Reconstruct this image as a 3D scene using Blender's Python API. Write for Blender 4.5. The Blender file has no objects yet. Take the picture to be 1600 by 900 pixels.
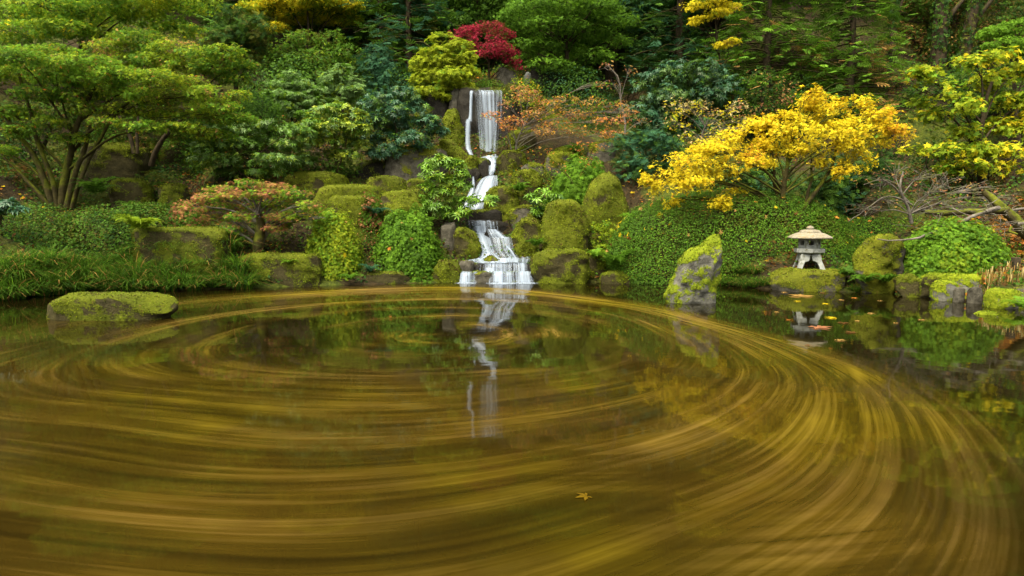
import bpy, math, random
import numpy as np
from mathutils import Vector

SC = bpy.context.scene
COL = SC.collection
rng = np.random.default_rng(7)
random.seed(7)

# ------------------------------------------------------------------ camera, sky, sun, exposure
F, CAMH = 1067.0, 1.6
PITCH = math.atan(112 / F)
cd = bpy.data.cameras.new('camera'); cam = bpy.data.objects.new('camera', cd); COL.objects.link(cam)
cam.location = (0, 0, CAMH); cam.rotation_euler = (math.pi / 2 - PITCH, 0, 0)
cd.sensor_width = 36; cd.lens = 36 * F / 1600; cd.clip_end = 600; cd.clip_start = .05
SC.camera = cam
SUN_EL, SUN_AZ = math.radians(60), math.radians(215)      # azimuth clockwise from +Y: behind and left of the camera
w = bpy.data.worlds.new('World'); SC.world = w; w.use_nodes = True
wn = w.node_tree.nodes; wl = w.node_tree.links
sky = wn.new('ShaderNodeTexSky'); sky.sky_type = 'NISHITA'; sky.sun_disc = False
sky.sun_elevation = SUN_EL; sky.sun_rotation = SUN_AZ; sky.dust_density = 4; sky.air_density = 1.2
hs = wn.new('ShaderNodeHueSaturation'); hs.inputs['Saturation'].default_value = .22
wl.new(sky.outputs[0], hs.inputs['Color']); warm = wn.new('ShaderNodeMix'); warm.data_type = 'RGBA'; warm.blend_type = 'MULTIPLY'; warm.inputs[0].default_value = 1; warm.inputs[7].default_value = (1, .97, .8, 1)   # light of a hazy white sky
wl.new(hs.outputs[0], warm.inputs[6]); wl.new(warm.outputs[2], wn['Background'].inputs[0])
wn['Background'].inputs[1].default_value = .135
sd = bpy.data.lights.new('sun', 'SUN'); sd.energy = 1.5; sd.angle = math.radians(30); sd.color = (1, .88, .62)
sun = bpy.data.objects.new('sun', sd); COL.objects.link(sun)
sdir = Vector((math.sin(SUN_AZ) * math.cos(SUN_EL), math.cos(SUN_AZ) * math.cos(SUN_EL), math.sin(SUN_EL)))
sun.rotation_euler = (-sdir).to_track_quat('-Z', 'Y').to_euler(); sun.location = (0, -5, 40)
SC.view_settings.view_transform = 'Standard'; SC.view_settings.look = 'None'
SC.view_settings.exposure = 2.22; SC.view_settings.gamma = 1
SC.cycles.max_bounces = 8; SC.cycles.transparent_max_bounces = 12

# ------------------------------------------------------------------ maths helpers
CP, SP = math.cos(PITCH), math.sin(PITCH)
def at(px, py, Y):                       # the point at depth Y seen at photo pixel (px, py)
    u, v = (px - 800) / F, (450 - py) / F
    d = np.array([u, CP + v * SP, -SP + v * CP]); t = Y / d[1]
    return np.array([0, 0, CAMH]) + d * t
def on_water(px, py):
    u, v = (px - 800) / F, (450 - py) / F
    d = np.array([u, CP + v * SP, -SP + v * CP]); t = -CAMH / d[2]
    return np.array([0, 0, CAMH]) + d * t
def m(Y): return Y / F                   # metres in a pixel at depth Y

def _h(ix, iy, iz, s):
    n = (ix * 374761393 + iy * 668265263 + iz * 2147483647 + s * 1274126177) & 0xffffffff
    n = ((n ^ (n >> 13)) * 1274126177) & 0xffffffff
    n = (n ^ (n >> 16)) & 0xffff
    return n / 65535.0
def vnoise(p, s=0):
    p = np.asarray(p, float); i = np.floor(p).astype(np.int64); f = p - i; f = f * f * (3 - 2 * f)
    x, y, z = i[..., 0], i[..., 1], i[..., 2]; fx, fy, fz = f[..., 0], f[..., 1], f[..., 2]
    r = 0
    for a in (0, 1):
        for b in (0, 1):
            for c in (0, 1):
                r = r + _h(x + a, y + b, z + c, s) * (fx if a else 1 - fx) * (fy if b else 1 - fy) * (fz if c else 1 - fz)
    return r
def fbm(p, s=0, o=3):
    p = np.asarray(p, float); r = 0; a = .5; t = 0
    for k in range(o):
        r = r + a * vnoise(p * 2 ** k, s + k); t += a; a *= .5
    return r / t
def unit(v): return v / np.maximum(np.linalg.norm(v, axis=-1, keepdims=True), 1e-9)

# ------------------------------------------------------------------ object helpers
def mesh(name, V, Fc, mat, smooth=False, tint=None, attrs=None):
    me = bpy.data.meshes.new(name)
    V = np.asarray(V, np.float32)
    if isinstance(Fc, np.ndarray):
        k = Fc.shape[1]; n = len(Fc)
        me.vertices.add(len(V)); me.vertices.foreach_set('co', V.ravel())
        me.loops.add(n * k); me.loops.foreach_set('vertex_index', Fc.astype(np.int32).ravel())
        me.polygons.add(n); me.polygons.foreach_set('loop_start', np.arange(0, n * k, k, dtype=np.int32))
    else:
        me.from_pydata(V.tolist(), [], Fc)
    if tint is not None:
        a = me.color_attributes.new('tint', 'FLOAT_COLOR', 'POINT')
        a.data.foreach_set('color', np.c_[tint, np.ones(len(tint))].astype(np.float32).ravel())
    for k, v in (attrs or {}).items():
        v = np.asarray(v, np.float32)
        if v.ndim == 2:
            a = me.attributes.new(k, 'FLOAT_VECTOR', 'POINT'); a.data.foreach_set('vector', v.ravel())
        else:
            a = me.attributes.new(k, 'FLOAT', 'POINT'); a.data.foreach_set('value', v)
    me.update(calc_edges=True); me.validate()
    if smooth: me.polygons.foreach_set('use_smooth', np.ones(len(me.polygons), bool))
    me.materials.append(mat)
    return me
def obj(name, me, parent=None, loc=None):
    o = bpy.data.objects.new(name, me); COL.objects.link(o)
    if parent: o.parent = parent
    if loc is not None: o.location = [float(c) for c in loc]
    return o
def tag(o, label=None, cat=None, group=None, kind=None):
    if label: o['label'] = label
    if cat: o['category'] = cat
    if group: o['group'] = group
    if kind: o['kind'] = kind
    return o
def thing(name, label, cat, loc, group=None, rz=0):
    o = obj(name, None, None, loc); o.rotation_euler.z = rz; o.empty_display_size = .2
    return tag(o, label, cat, group)
def copy_tree(o, parent=None):
    c = o.copy(); COL.objects.link(c)
    if parent: c.parent = parent
    for ch in list(o.children): copy_tree(ch, c)
    return c

# ------------------------------------------------------------------ materials
def nmat(name):
    mt = bpy.data.materials.new(name); mt.use_nodes = True
    nt = mt.node_tree; nt.nodes.clear()
    return mt, nt, nt.nodes, nt.links
def N(nt, t, **kw):
    n = nt.nodes.new(t)
    for k, v in kw.items():
        if k in n.inputs.keys(): n.inputs[k].default_value = v
        else: setattr(n, k, v)
    return n
def noise(nt, vec, scale, detail=3, rough=.5):
    n = N(nt, 'ShaderNodeTexNoise', Scale=scale, Detail=detail, Roughness=rough)
    if vec is not None: nt.links.new(vec, n.inputs['Vector'])
    return n.outputs['Fac']
def math_(nt, op, a, b=None, clamp=False):
    n = nt.nodes.new('ShaderNodeMath'); n.operation = op; n.use_clamp = clamp
    for i, v in enumerate((a, b)):
        if v is None: continue
        if isinstance(v, (int, float)): n.inputs[i].default_value = v
        else: nt.links.new(v, n.inputs[i])
    return n.outputs[0]
def ramp(nt, fac, stops):
    n = nt.nodes.new('ShaderNodeValToRGB'); e = n.color_ramp.elements
    while len(e) < len(stops): e.new(.5)
    for i, (p, c) in enumerate(stops):
        e[i].position = p; e[i].color = (*c, 1) if len(c) == 3 else c
    nt.links.new(fac, n.inputs[0]); return n.outputs[0]
def srange(nt, v, lo, hi, a=0., b=1.):
    n = nt.nodes.new('ShaderNodeMapRange'); n.interpolation_type = 'SMOOTHSTEP'
    nt.links.new(v, n.inputs[0])
    for i, x in enumerate((lo, hi, a, b)): n.inputs[i + 1].default_value = x
    return n.outputs[0]
def mixc(nt, fac, a, b, mode='MIX'):
    n = nt.nodes.new('ShaderNodeMix'); n.data_type = 'RGBA'; n.blend_type = mode
    for s, v in ((0, fac), (6, a), (7, b)):
        if isinstance(v, (int, float)): n.inputs[s].default_value = v
        elif isinstance(v, tuple): n.inputs[s].default_value = (*v, 1)
        else: nt.links.new(v, n.inputs[s])
    return n.outputs[2]
def bump(nt, h, strength, dist):
    b = N(nt, 'ShaderNodeBump', Strength=strength, Distance=dist); nt.links.new(h, b.inputs['Height']); return b.outputs[0]
def objco(nt):
    g = nt.nodes.new('ShaderNodeNewGeometry'); return g.outputs['Position']

def leaf_material(name, rough, spec, trans):
    mt, nt, n, l = nmat(name)
    at_ = N(nt, 'ShaderNodeAttribute', attribute_name='tint')
    no = noise(nt, objco(nt), 14, 2)
    c = mixc(nt, 1.0, at_.outputs['Color'], ramp(nt, no, [(.3, (.78, .78, .78)), (.7, (1.15, 1.15, 1.15))]), 'MULTIPLY')
    p = N(nt, 'ShaderNodeBsdfPrincipled', Roughness=rough); p.inputs['Specular IOR Level'].default_value = spec
    l.new(c, p.inputs['Base Color'])
    t = N(nt, 'ShaderNodeBsdfTranslucent'); l.new(c, t.inputs[0])
    x = N(nt, 'ShaderNodeMixShader', Fac=trans); l.new(p.outputs[0], x.inputs[1]); l.new(t.outputs[0], x.inputs[2])
    o = N(nt, 'ShaderNodeOutputMaterial'); l.new(x.outputs[0], o.inputs[0])
    return mt
LEAF = leaf_material('thin leaf', .6, .1, .46)
GLOSSY = leaf_material('leathery leaf', .42, .3, .18)
NEEDLE = leaf_material('needle', .65, .1, .22)

def bark_material(name, c0, c1, moss):
    mt, nt, n, l = nmat(name)
    pos = objco(nt); a = noise(nt, pos, 9, 5, .65); b = noise(nt, pos, 3, 4)
    g = n.new('ShaderNodeNewGeometry'); s = n.new('ShaderNodeSeparateXYZ'); l.new(g.outputs['Normal'], s.inputs[0])
    c = ramp(nt, a, [(.3, c0), (.7, c1)])
    f = srange(nt, math_(nt, 'ADD', math_(nt, 'MULTIPLY', s.outputs[2], .28), b), .75 - moss * .5, .95 - moss * .5)
    mc = ramp(nt, a, [(.3, (.03, .038, .004)), (.7, (.1, .11, .009))])
    c = mixc(nt, f, c, mc)
    p = N(nt, 'ShaderNodeBsdfPrincipled', Roughness=.9); l.new(c, p.inputs['Base Color']); p.inputs['Specular IOR Level'].default_value = .1
    l.new(bump(nt, a, .6, .03), p.inputs['Normal'])
    o = N(nt, 'ShaderNodeOutputMaterial'); l.new(p.outputs[0], o.inputs[0])
    return mt
BARK = bark_material('dark bark', (.012, .009, .006), (.05, .038, .022), .2)
MOSSBARK = bark_material('mossy bark', (.016, .013, .006), (.055, .046, .016), .62)
GREYBARK = bark_material('pale grey bark', (.055, .046, .042), (.155, .138, .12), .15)

def rock_material(name, dark, light, moss_a, moss_b, rough=.85):
    mt, nt, n, l = nmat(name)
    pos = objco(nt)
    a = noise(nt, pos, 5, 6, .65); b = noise(nt, pos, 26, 4, .7); c = noise(nt, pos, 1.7, 3); fine = noise(nt, pos, 90, 3, .7)
    stone = ramp(nt, a, [(.25, dark), (.5, tuple((x + y) / 2 for x, y in zip(dark, light))), (.78, light)])
    lich = srange(nt, b, .62, .74); stone = mixc(nt, math_(nt, 'MULTIPLY', lich, .5), stone, (.2, .2, .15))
    ma = N(nt, 'ShaderNodeAttribute', attribute_name='moss').outputs['Fac']
    f = srange(nt, math_(nt, 'ADD', math_(nt, 'ADD', ma, math_(nt, 'MULTIPLY', math_(nt, 'SUBTRACT', b, .5), 1.0)), math_(nt, 'MULTIPLY', math_(nt, 'SUBTRACT', a, .5), .5)), .42, .62)
    mm = math_(nt, 'ADD', math_(nt, 'MULTIPLY', c, .55), math_(nt, 'MULTIPLY', b, .45))
    moss = ramp(nt, mm, [(.3, moss_a), (.5, tuple((x + y) / 2 for x, y in zip(moss_a, moss_b))), (.68, moss_b)])
    brown = srange(nt, noise(nt, pos, 12, 4, .7), .6, .72); moss = mixc(nt, math_(nt, 'MULTIPLY', brown, .6), moss, (.12, .07, .02))
    col = mixc(nt, f, stone, moss)
    p = N(nt, 'ShaderNodeBsdfPrincipled', Roughness=rough); l.new(col, p.inputs['Base Color']); p.inputs['Specular IOR Level'].default_value = .1
    h = math_(nt, 'ADD', math_(nt, 'MULTIPLY', a, .8), math_(nt, 'ADD', math_(nt, 'MULTIPLY', b, .5), math_(nt, 'MULTIPLY', math_(nt, 'MULTIPLY', fine, f), .35)))
    l.new(bump(nt, h, .9, .06), p.inputs['Normal'])
    o = N(nt, 'ShaderNodeOutputMaterial'); l.new(p.outputs[0], o.inputs[0])
    return mt
ROCK = rock_material('mossy grey rock', (.018, .016, .012), (.1, .092, .075), (.04, .05, .004), (.13, .135, .008))
BROWNROCK = rock_material('brown mossy rock', (.013, .0115, .005), (.055, .047, .018), (.034, .044, .004), (.105, .122, .007))
GREENROCK = rock_material('bright moss rock', (.035, .034, .03), (.19, .185, .165), (.06, .085, .005), (.2, .24, .01))
WETROCK = rock_material('wet dark rock', (.004, .0035, .003), (.022, .019, .015), (.02, .03, .003), (.08, .1, .008), .6)

def simple_noise_mat(name, c0, c1, scale, rough=.8, bmp=.3, dist=.02, mossc=None):
    mt, nt, n, l = nmat(name)
    pos = objco(nt); a = noise(nt, pos, scale, 5, .65)
    c = ramp(nt, a, [(.3, c0), (.7, c1)])
    if mossc: c = mixc(nt, srange(nt, noise(nt, pos, scale * .45, 4, .7), .52, .66), c, mossc)
    p = N(nt, 'ShaderNodeBsdfPrincipled', Roughness=rough); l.new(c, p.inputs['Base Color']); p.inputs['Specular IOR Level'].default_value = .1
    l.new(bump(nt, a, bmp, dist), p.inputs['Normal'])
    o = N(nt, 'ShaderNodeOutputMaterial'); l.new(p.outputs[0], o.inputs[0])
    return mt
LANTERN = simple_noise_mat('weathered pale stone', (.1, .105, .1), (.25, .26, .26), 14, .9, .6, .015, (.085, .085, .055))
ROOFSTONE = simple_noise_mat('lichen covered stone', (.115, .1, .075), (.235, .213, .17), 26, .9, .5, .015, (.16, .12, .06))
WOOD = simple_noise_mat('dark weathered wood', (.02, .016, .01), (.06, .045, .03), 20)

# ------------------------------------------------------------------ terrain
SHORE = [(-400, 492), (-150, 478), (0, 468), (130, 457), (300, 453), (500, 447), (640, 443), (700, 441), (850, 441), (1040, 442), (1130, 446),
         (1200, 452), (1330, 457), (1400, 458), (1450, 466), (1540, 475), (1600, 482), (1750, 505)]
sp = np.array([on_water(*p)[:2] for p in SHORE])
SX = np.r_[-40, -24, sp[:, 0], 18, 30, 46]; SY = np.r_[-6, 8, sp[:, 1], 8.8, 5, -4]
PROF_D = [-3, -.6, -.05, .12, .5, 1.6, 3.2, 6, 9, 14, 24, 50, 90]
PROF_Z = [-.7, -.45, -.05, .12, .22, .6, 1.5, 3.0, 4.7, 7.4, 13, 36, 52]
CTRL = []        # (x, y, z, radius): places where the ground is known
def base_z(x, y):
    d = np.maximum(y - np.interp(x, SX, SY), -(y + 9))
    return np.interp(d, PROF_D, PROF_Z)
def ctrl(px, py, Y, r=1.2):
    p = at(px, py, Y); CTRL.append((p[0], p[1], p[2], r)); return p
def ground(x, y):
    x = np.asarray(x, float); y = np.asarray(y, float)
    z = base_z(x, y); W = np.zeros_like(z); S = np.zeros_like(z)
    for cx, cy, cz, r in CTRL:
        k = np.exp(-((x - cx) ** 2 + (y - cy) ** 2) / (r * r)); W = W + k; S = S + k * (cz - base_z(cx, cy))
    z = z + S / np.maximum(W, 1e-6) * np.minimum(W, 1)
    p = np.stack([x, y, 0 * x], -1); k = np.clip((z - .02) / .4, 0, 1)
    z = z + k * ((fbm(p * .9, 3) - .5) * .3 + (fbm(p * 4, 5, 2) - .5) * .1)
    d = y - np.interp(x, SX, SY)
    return np.where(y > 6, np.clip(z, np.interp(d, [-1, -.05, .1, .4, 1], [-9, -9, .03, .06, -9]), np.interp(d, [-2, -.6, 0, .3, .7, 1.1, 2, 3], [-.6, -.4, -.01, .16, .5, 1.0, 4, 99])), z)
for c in [(405, 395, 16.2), (290, 392, 15.3), (95, 325, 17.6, 2), (195, 296, 19.3, 1.5), (270, 237, 21.5, 1.5), (500, 300, 18.6), (560, 345, 17.4),
          (640, 358, 17.6), (520, 420, 16.5), (636, 426, 16.7), (650, 285, 19.5), (765, 250, 21.6, 1.0), (765, 142, 22.2, 1.3), (720, 150, 22.3, 1.2), (820, 150, 22.3, 1.3), (765, 330, 20.1, .8),
          (765, 400, 18.3, .7), (885, 392, 17), (945, 345, 17.6), (830, 240, 20.2, 1.2), (900, 260, 19.5, 1.2), (975, 225, 20, 1.2), (690, 250, 20.6, 1),
          (1230, 352, 16.6, 1.4), (1100, 340, 17.3, 1.5), (1263, 421, 15.1, .6), (1370, 425, 14.4, .8), (1490, 424, 14.2, 1), (1580, 418, 13.2, .8), (1560, 395, 15, 1),
          (1450, 340, 16.5, 1.5), (1560, 360, 15.8, 1.3), (1480, 115, 25, 3), (1300, 200, 22, 2.5), (1000, 230, 21.5, 2), (800, 110, 25, 2), (640, 130, 25.5, 2), (550, 215, 21.5, 1.5), (420, 275, 19.2, 1.3)]:
    ctrl(*c)
for c in [(1228, 352, 16.6), (1425, 335, 15.8), (1610, 372, 14.6), (1530, 345, 18.4), (1590, 330, 20.5), (1000, 268, 19), (1310, 335, 18.4), (1440, 320, 19.5), (1090, 235, 20.5), (1060, 215, 21.8), (1185, 215, 21.4), (806, 245, 20.2), (975, 222, 20.6), (898, 318, 18.5), (856, 345, 18), (945, 400, 17.2), (695, 338, 18), (708, 152, 22), (765, 135, 23.2), (890, 140, 24.6), (620, 285, 20), (525, 290, 19.4), (410, 285, 18.8), (540, 215, 21.8), (455, 205, 21.2), (590, 175, 22.6), (404, 394, 16.2), (95, 327, 17.6), (235, 242, 19.2), (60, 235, 21.5), (495, 190, 27), (500, 170, 24.8), (370, 185, 24), (0, 340, 14.5), (1120, 190, 22.8), (720, 120, 27), (1010, 110, 27.5), (1488, 424, 14.3), (909, 318, 18.9), (835, 318, 19.6), (637, 428, 17), (521, 426, 16.5), (402, 215, 20.2), (292, 356, 16.6), (589, 345, 17.4), (577, 430, 17.0), (890, 190, 23.4), (817, 165, 21.5), (764, 143, 22.6), (1512, 150, 26.5), (1022, 240, 22.3), (620, 190, 24.0), (1250, 230, 22.6), (480, 180, 23.2), (10, 320, 19.5), (175, 300, 21), (295, 240, 22.5), (45, 402, 15.4), (160, 402, 15.7), (230, 366, 16.4), (1180, 424, 15.9), (1060, 430, 15.8), (1300, 420, 16), (1000, 428, 15.9), (1420, 424, 16), (1620, 350, 19), (1700, 340, 19), (1600, 452, 12.7), (1640, 445, 12.9)]:      # the feet of the plants
    ctrl(*c, 1.3 if c[2] > 18 else .8)

xs = np.r_[np.linspace(-70, -18, 27)[:-1], np.linspace(-18, 18, 240), np.linspace(18, 70, 27)[1:]]
ys = np.r_[np.linspace(-40, 9, 18)[:-1], np.linspace(9, 27, 140), np.linspace(27, 110, 45)[1:]]
GX, GY = np.meshgrid(xs, ys); GZ = ground(GX, GY)
V = np.stack([GX, GY, GZ], -1).reshape(-1, 3); nx, ny = len(xs), len(ys)
i = np.arange(nx * ny).reshape(ny, nx)
Q = np.stack([i[:-1, :-1], i[:-1, 1:], i[1:, 1:], i[1:, :-1]], -1).reshape(-1, 4)
mt, nt, n, l = nmat('garden soil with moss and leaf litter')
pos = objco(nt); a = noise(nt, pos, .8, 5, .6); b = noise(nt, pos, 9, 5, .7); c = noise(nt, pos, 40, 3, .7)
soil = ramp(nt, b, [(.3, (.010, .008, .004)), (.55, (.03, .021, .009)), (.75, (.08, .045, .016))])
mossc = ramp(nt, b, [(.3, (.015, .024, .004)), (.7, (.07, .085, .008))])
col = mixc(nt, srange(nt, a, .44, .58), soil, mossc)
p = N(nt, 'ShaderNodeBsdfPrincipled', Roughness=.95); l.new(col, p.inputs['Base Color']); p.inputs['Specular IOR Level'].default_value = .15
l.new(bump(nt, math_(nt, 'ADD', b, math_(nt, 'MULTIPLY', c, .5)), 1, .08), p.inputs['Normal'])
o_ = N(nt, 'ShaderNodeOutputMaterial'); l.new(p.outputs[0], o_.inputs[0]); SOIL = mt
tag(obj('ground', mesh('ground', V, Q, SOIL, True)), 'sloping garden ground of soil, moss and leaf litter behind the pond', kind='structure')
def gz(x, y): return float(ground(np.array([x]), np.array([y]))[0])

# ------------------------------------------------------------------ pond water with the swirling film of leaf debris
EYE = on_water(728, 522)[:2]
th = np.linspace(-math.pi, math.pi, 289)[:-1]
def table(pts):
    q = np.array([on_water(*p)[:2] for p in pts]) - EYE
    a = np.arctan2(q[:, 1], q[:, 0]); r = np.hypot(q[:, 0], q[:, 1]); o = np.argsort(a); a, r = a[o], r[o]
    R = np.interp(th, np.r_[a - 2 * math.pi, a, a + 2 * math.pi], np.r_[r, r, r])
    k = np.exp(-np.linspace(-2, 2, 41) ** 2); k /= k.sum()
    return np.convolve(np.r_[R, R, R], k, 'same')[len(R):2 * len(R)]
R_IN = table([(170, 566), (280, 512), (500, 480), (740, 470), (900, 484), (1010, 515), (1038, 548), (980, 585), (740, 606), (420, 608), (220, 596)])
R_OUT = table([(-200, 560), (10, 496), (280, 466), (500, 452), (780, 447), (920, 464), (1100, 500), (1250, 540), (1400, 592), (1500, 655), (1560, 740), (1570, 860), (1450, 1100), (900, 1700), (100, 1900), (-700, 1500), (-1700, 1050), (-1400, 740), (-700, 620)])
ss = np.r_[np.linspace(0, 1.25, 90), np.linspace(1.25, 8, 24)[1:]]
V, SW, DN, BL = [], [], [], []
for s in ss:
    if s <= .5: R = R_IN * (s / .5)
    elif s <= 1: t = (s - .5) / .5; R = R_IN * (1 - t) + R_OUT * t
    else: R = R_OUT * s
    x, y = EYE[0] + R * np.cos(th), EYE[1] + R * np.sin(th)
    V.append(np.stack([x, y, 0 * x], -1)); SW.append(np.stack([np.cos(th), np.sin(th), 0 * th + s], -1))
    # how thick the drifting debris lies: a broken ring round the eye, a broad belt in front, none outside the current
    t2 = fbm(np.stack([np.cos(th) * 1.5, np.sin(th) * 1.5, 0 * th + s * 9], -1), 11)
    left = np.clip((-x - 3.2) / 2.5, 0, 1) * np.clip((y - 6.5) / 2.5, 0, 1)
    front = np.clip((8.6 - y) / 2.2, 0, 1); BL.append((np.exp(-((s - .88) / .12) ** 2) * np.clip((y - 4.5) / 4, 0, 1) * np.clip((x + 7.5) / 3, 0, 1) * np.clip(.55 + .09 * (y - 8), .5, 1) + .75 * np.exp(-((s - .56) / .05) ** 2) * np.clip(t2 * 3 - .9, 0, 1) * np.clip((y - 8) / 2, 0, 1) + .8 * (np.exp(-((s - .11) / .035) ** 2) + np.exp(-((s - .24) / .03) ** 2) + np.exp(-((s - .38) / .035) ** 2)) * np.clip(t2 * 3.4 - 1.25, 0, 1)))
    inner = np.clip((s - .34) / .2, 0, 1) * .62 + .08 * (s < .16) + .02
    edge = 1 - np.clip((s - .93 - .1 * (t2 - .5)) / .13, 0, 1)
    far = np.clip((y - 9) / 2, 0, 1) * np.clip((.78 - s) / .12, 0, 1)
    DN.append(np.clip((inner + .4 * front * min(1, s / .5) - .5 * left - .22 * far + 1.6 * np.clip(t2 - .42, 0, .5) * (s < .45) * (.3 + np.exp(-((s - .2) / .06) ** 2) + np.exp(-((s - .08) / .04) ** 2))) * edge, 0, 1.25))
V = np.concatenate(V); SW = np.concatenate(SW); DN = np.concatenate(DN); BL = np.concatenate(BL); nt_ = len(th)
i = np.arange(len(V)).reshape(len(ss), nt_); j = np.roll(i, -1, 1)
Q = np.stack([i[:-1], i[1:], j[1:], j[:-1]], -1).reshape(-1, 4)
mt, nt, n, l = nmat('dark pond water with swirling leaf film')
swn = N(nt, 'ShaderNodeAttribute', attribute_name='swirl'); sx = n.new('ShaderNodeSeparateXYZ'); l.new(swn.outputs['Vector'], sx.inputs[0])
dn = N(nt, 'ShaderNodeAttribute', attribute_name='debris').outputs['Fac']
pos = objco(nt)
wob = math_(nt, 'MULTIPLY', math_(nt, 'SUBTRACT', noise(nt, pos, .2, 1), .5), .10)
s_ = math_(nt, 'ADD', sx.outputs[2], wob)
def streak(a, b, det, off):
    cb = n.new('ShaderNodeCombineXYZ')
    l.new(math_(nt, 'MULTIPLY', sx.outputs[0], a), cb.inputs[0]); l.new(math_(nt, 'MULTIPLY', sx.outputs[1], a), cb.inputs[1])
    l.new(math_(nt, 'ADD', math_(nt, 'MULTIPLY', s_, b), off), cb.inputs[2])
    return noise(nt, cb.outputs[0], 1.0, det, .55)
n1 = streak(1.1, 17, 3, 0); n2 = streak(1.8, 60, 4, 7); n3 = streak(2.6, 190, 3, 31); n4 = noise(nt, pos, .45, 3)
mixn = math_(nt, 'ADD', math_(nt, 'ADD', math_(nt, 'MULTIPLY', n1, .46), math_(nt, 'MULTIPLY', n2, .38)), math_(nt, 'MULTIPLY', n3, .16))
C2 = on_water(850, 556)
sp2 = n.new('ShaderNodeSeparateXYZ'); l.new(pos, sp2.inputs[0])
ux = math_(nt, 'DIVIDE', math_(nt, 'SUBTRACT', sp2.outputs[0], float(C2[0])), 1.12); uy = math_(nt, 'SUBTRACT', sp2.outputs[1], float(C2[1]))
rr = math_(nt, 'SQRT', math_(nt, 'ADD', math_(nt, 'MULTIPLY', ux, ux), math_(nt, 'MULTIPLY', uy, uy)))
def streak2(a, b, det, off):
    cb = n.new('ShaderNodeCombineXYZ'); l.new(math_(nt, 'MULTIPLY', math_(nt, 'DIVIDE', ux, rr), a), cb.inputs[0]); l.new(math_(nt, 'MULTIPLY', math_(nt, 'DIVIDE', uy, rr), a), cb.inputs[1])
    l.new(math_(nt, 'ADD', math_(nt, 'MULTIPLY', rr, b), off), cb.inputs[2]); return noise(nt, cb.outputs[0], 1.0, det, .55)
mix2 = math_(nt, 'ADD', math_(nt, 'MULTIPLY', streak2(1.2, 3.2, 3, 3), .55), math_(nt, 'MULTIPLY', streak2(1.9, 12, 4, 11), .45))
which = math_(nt, 'MULTIPLY', srange(nt, noise(nt, pos, .35, 2), .45, .68), srange(nt, sp2.outputs[0], -.8, 1.2))
mx = n.new('ShaderNodeMix'); mx.data_type = 'FLOAT'; l.new(which, mx.inputs[0]); l.new(mixn, mx.inputs[2]); l.new(mix2, mx.inputs[3]); mixn = mx.outputs[0]
patch = srange(nt, noise(nt, pos, .9, 4), .32, .68, .3, 1.0)
mask = math_(nt, 'MULTIPLY', srange(nt, mixn, .34, .72), patch)
belt = math_(nt, 'MULTIPLY', N(nt, 'ShaderNodeAttribute', attribute_name='belt').outputs['Fac'], srange(nt, math_(nt, 'ADD', math_(nt, 'MULTIPLY', n2, .6), math_(nt, 'MULTIPLY', n3, .4)), .36, .6))
film = math_(nt, 'ADD', math_(nt, 'MULTIPLY', dn, math_(nt, 'ADD', math_(nt, 'MULTIPLY', mask, .8), .15)), math_(nt, 'MULTIPLY', belt, .7), True)
fine = math_(nt, 'ADD', math_(nt, 'MULTIPLY', mixn, .7), math_(nt, 'MULTIPLY', n3, .3))
fcol = ramp(nt, fine, [(.3, (.032, .018, .001)), (.5, (.062, .037, .0025)), (.74, (.145, .09, .024))])
fcol = mixc(nt, math_(nt, 'MULTIPLY', belt, .8), fcol, (.15, .098, .026))
fcol = mixc(nt, srange(nt, n4, .4, .65), fcol, mixc(nt, 1.0, fcol, (.85, .98, .3), 'MULTIPLY'))
wat = N(nt, 'ShaderNodeBsdfPrincipled', Roughness=.04, IOR=1.333); wat.inputs['Base Color'].default_value = (.0045, .0035, .0008, 1)
bn = bump(nt, noise(nt, pos, 2.2, 2), .035, .05); l.new(bn, wat.inputs['Normal'])
dif = N(nt, 'ShaderNodeBsdfPrincipled', Roughness=.5); l.new(fcol, dif.inputs['Base Color']); dif.inputs['Specular IOR Level'].default_value = .04
x = n.new('ShaderNodeMixShader'); l.new(film, x.inputs[0]); l.new(wat.outputs[0], x.inputs[1]); l.new(dif.outputs[0], x.inputs[2])
o_ = N(nt, 'ShaderNodeOutputMaterial'); l.new(x.outputs[0], o_.inputs[0])
tag(obj('water', mesh('water', V, Q, mt, True, attrs={'swirl': SW, 'debris': DN, 'belt': BL})), 'dark pond with a golden swirl of drifting leaf debris', kind='structure')

# ------------------------------------------------------------------ leaves
def tmpl_lobes(k, spread, wid, lens, fold=.08):
    V = [(0, 0, 0)]; Fc = []
    for q in range(k):
        a = 0 if k == 1 else -spread + 2 * spread * q / (k - 1)
        L = lens[q]; c, s = math.cos(a), math.sin(a)
        b = len(V)
        for (x, y, z) in ((wid * L, .45 * L, fold), (0, L, 0), (-wid * L, .45 * L, fold)):
            V.append((x * c + y * s, -x * s + y * c, z))
        Fc += [(0, b, b + 1), (0, b + 1, b + 2)]
    return np.array(V, float), np.array(Fc)
def tmpl_thin(k, spread, wid, lens):
    V, Fc = [], []
    for q in range(k):
        a = -spread + 2 * spread * q / (k - 1); L = lens[q]; c, s = math.cos(a), math.sin(a); b = len(V)
        for (x, y, z) in ((-.05, 0, 0), (wid * L, .5 * L, .06), (-.03, L, 0)): V.append((x * c + y * s, -x * s + y * c, z))
        Fc.append((b, b + 1, b + 2))
    return np.array(V, float), np.array(Fc)
OVAL = tmpl_lobes(1, 0, .26, [1])
SMALL = tmpl_lobes(1, 0, .36, [1])
LONG = tmpl_lobes(1, 0, .17, [1])
BIG5 = tmpl_lobes(5, 1.9, .2, [.6, .9, 1, .9, .6])
STAR3 = tmpl_thin(3, 1.1, .36, [.9, 1, .9])
STAR5 = tmpl_thin(5, 1.7, .3, [.65, .9, 1, .9, .65])
LACE = tmpl_thin(5, 1.3, .15, [.8, .95, 1, .95, .8])
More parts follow.
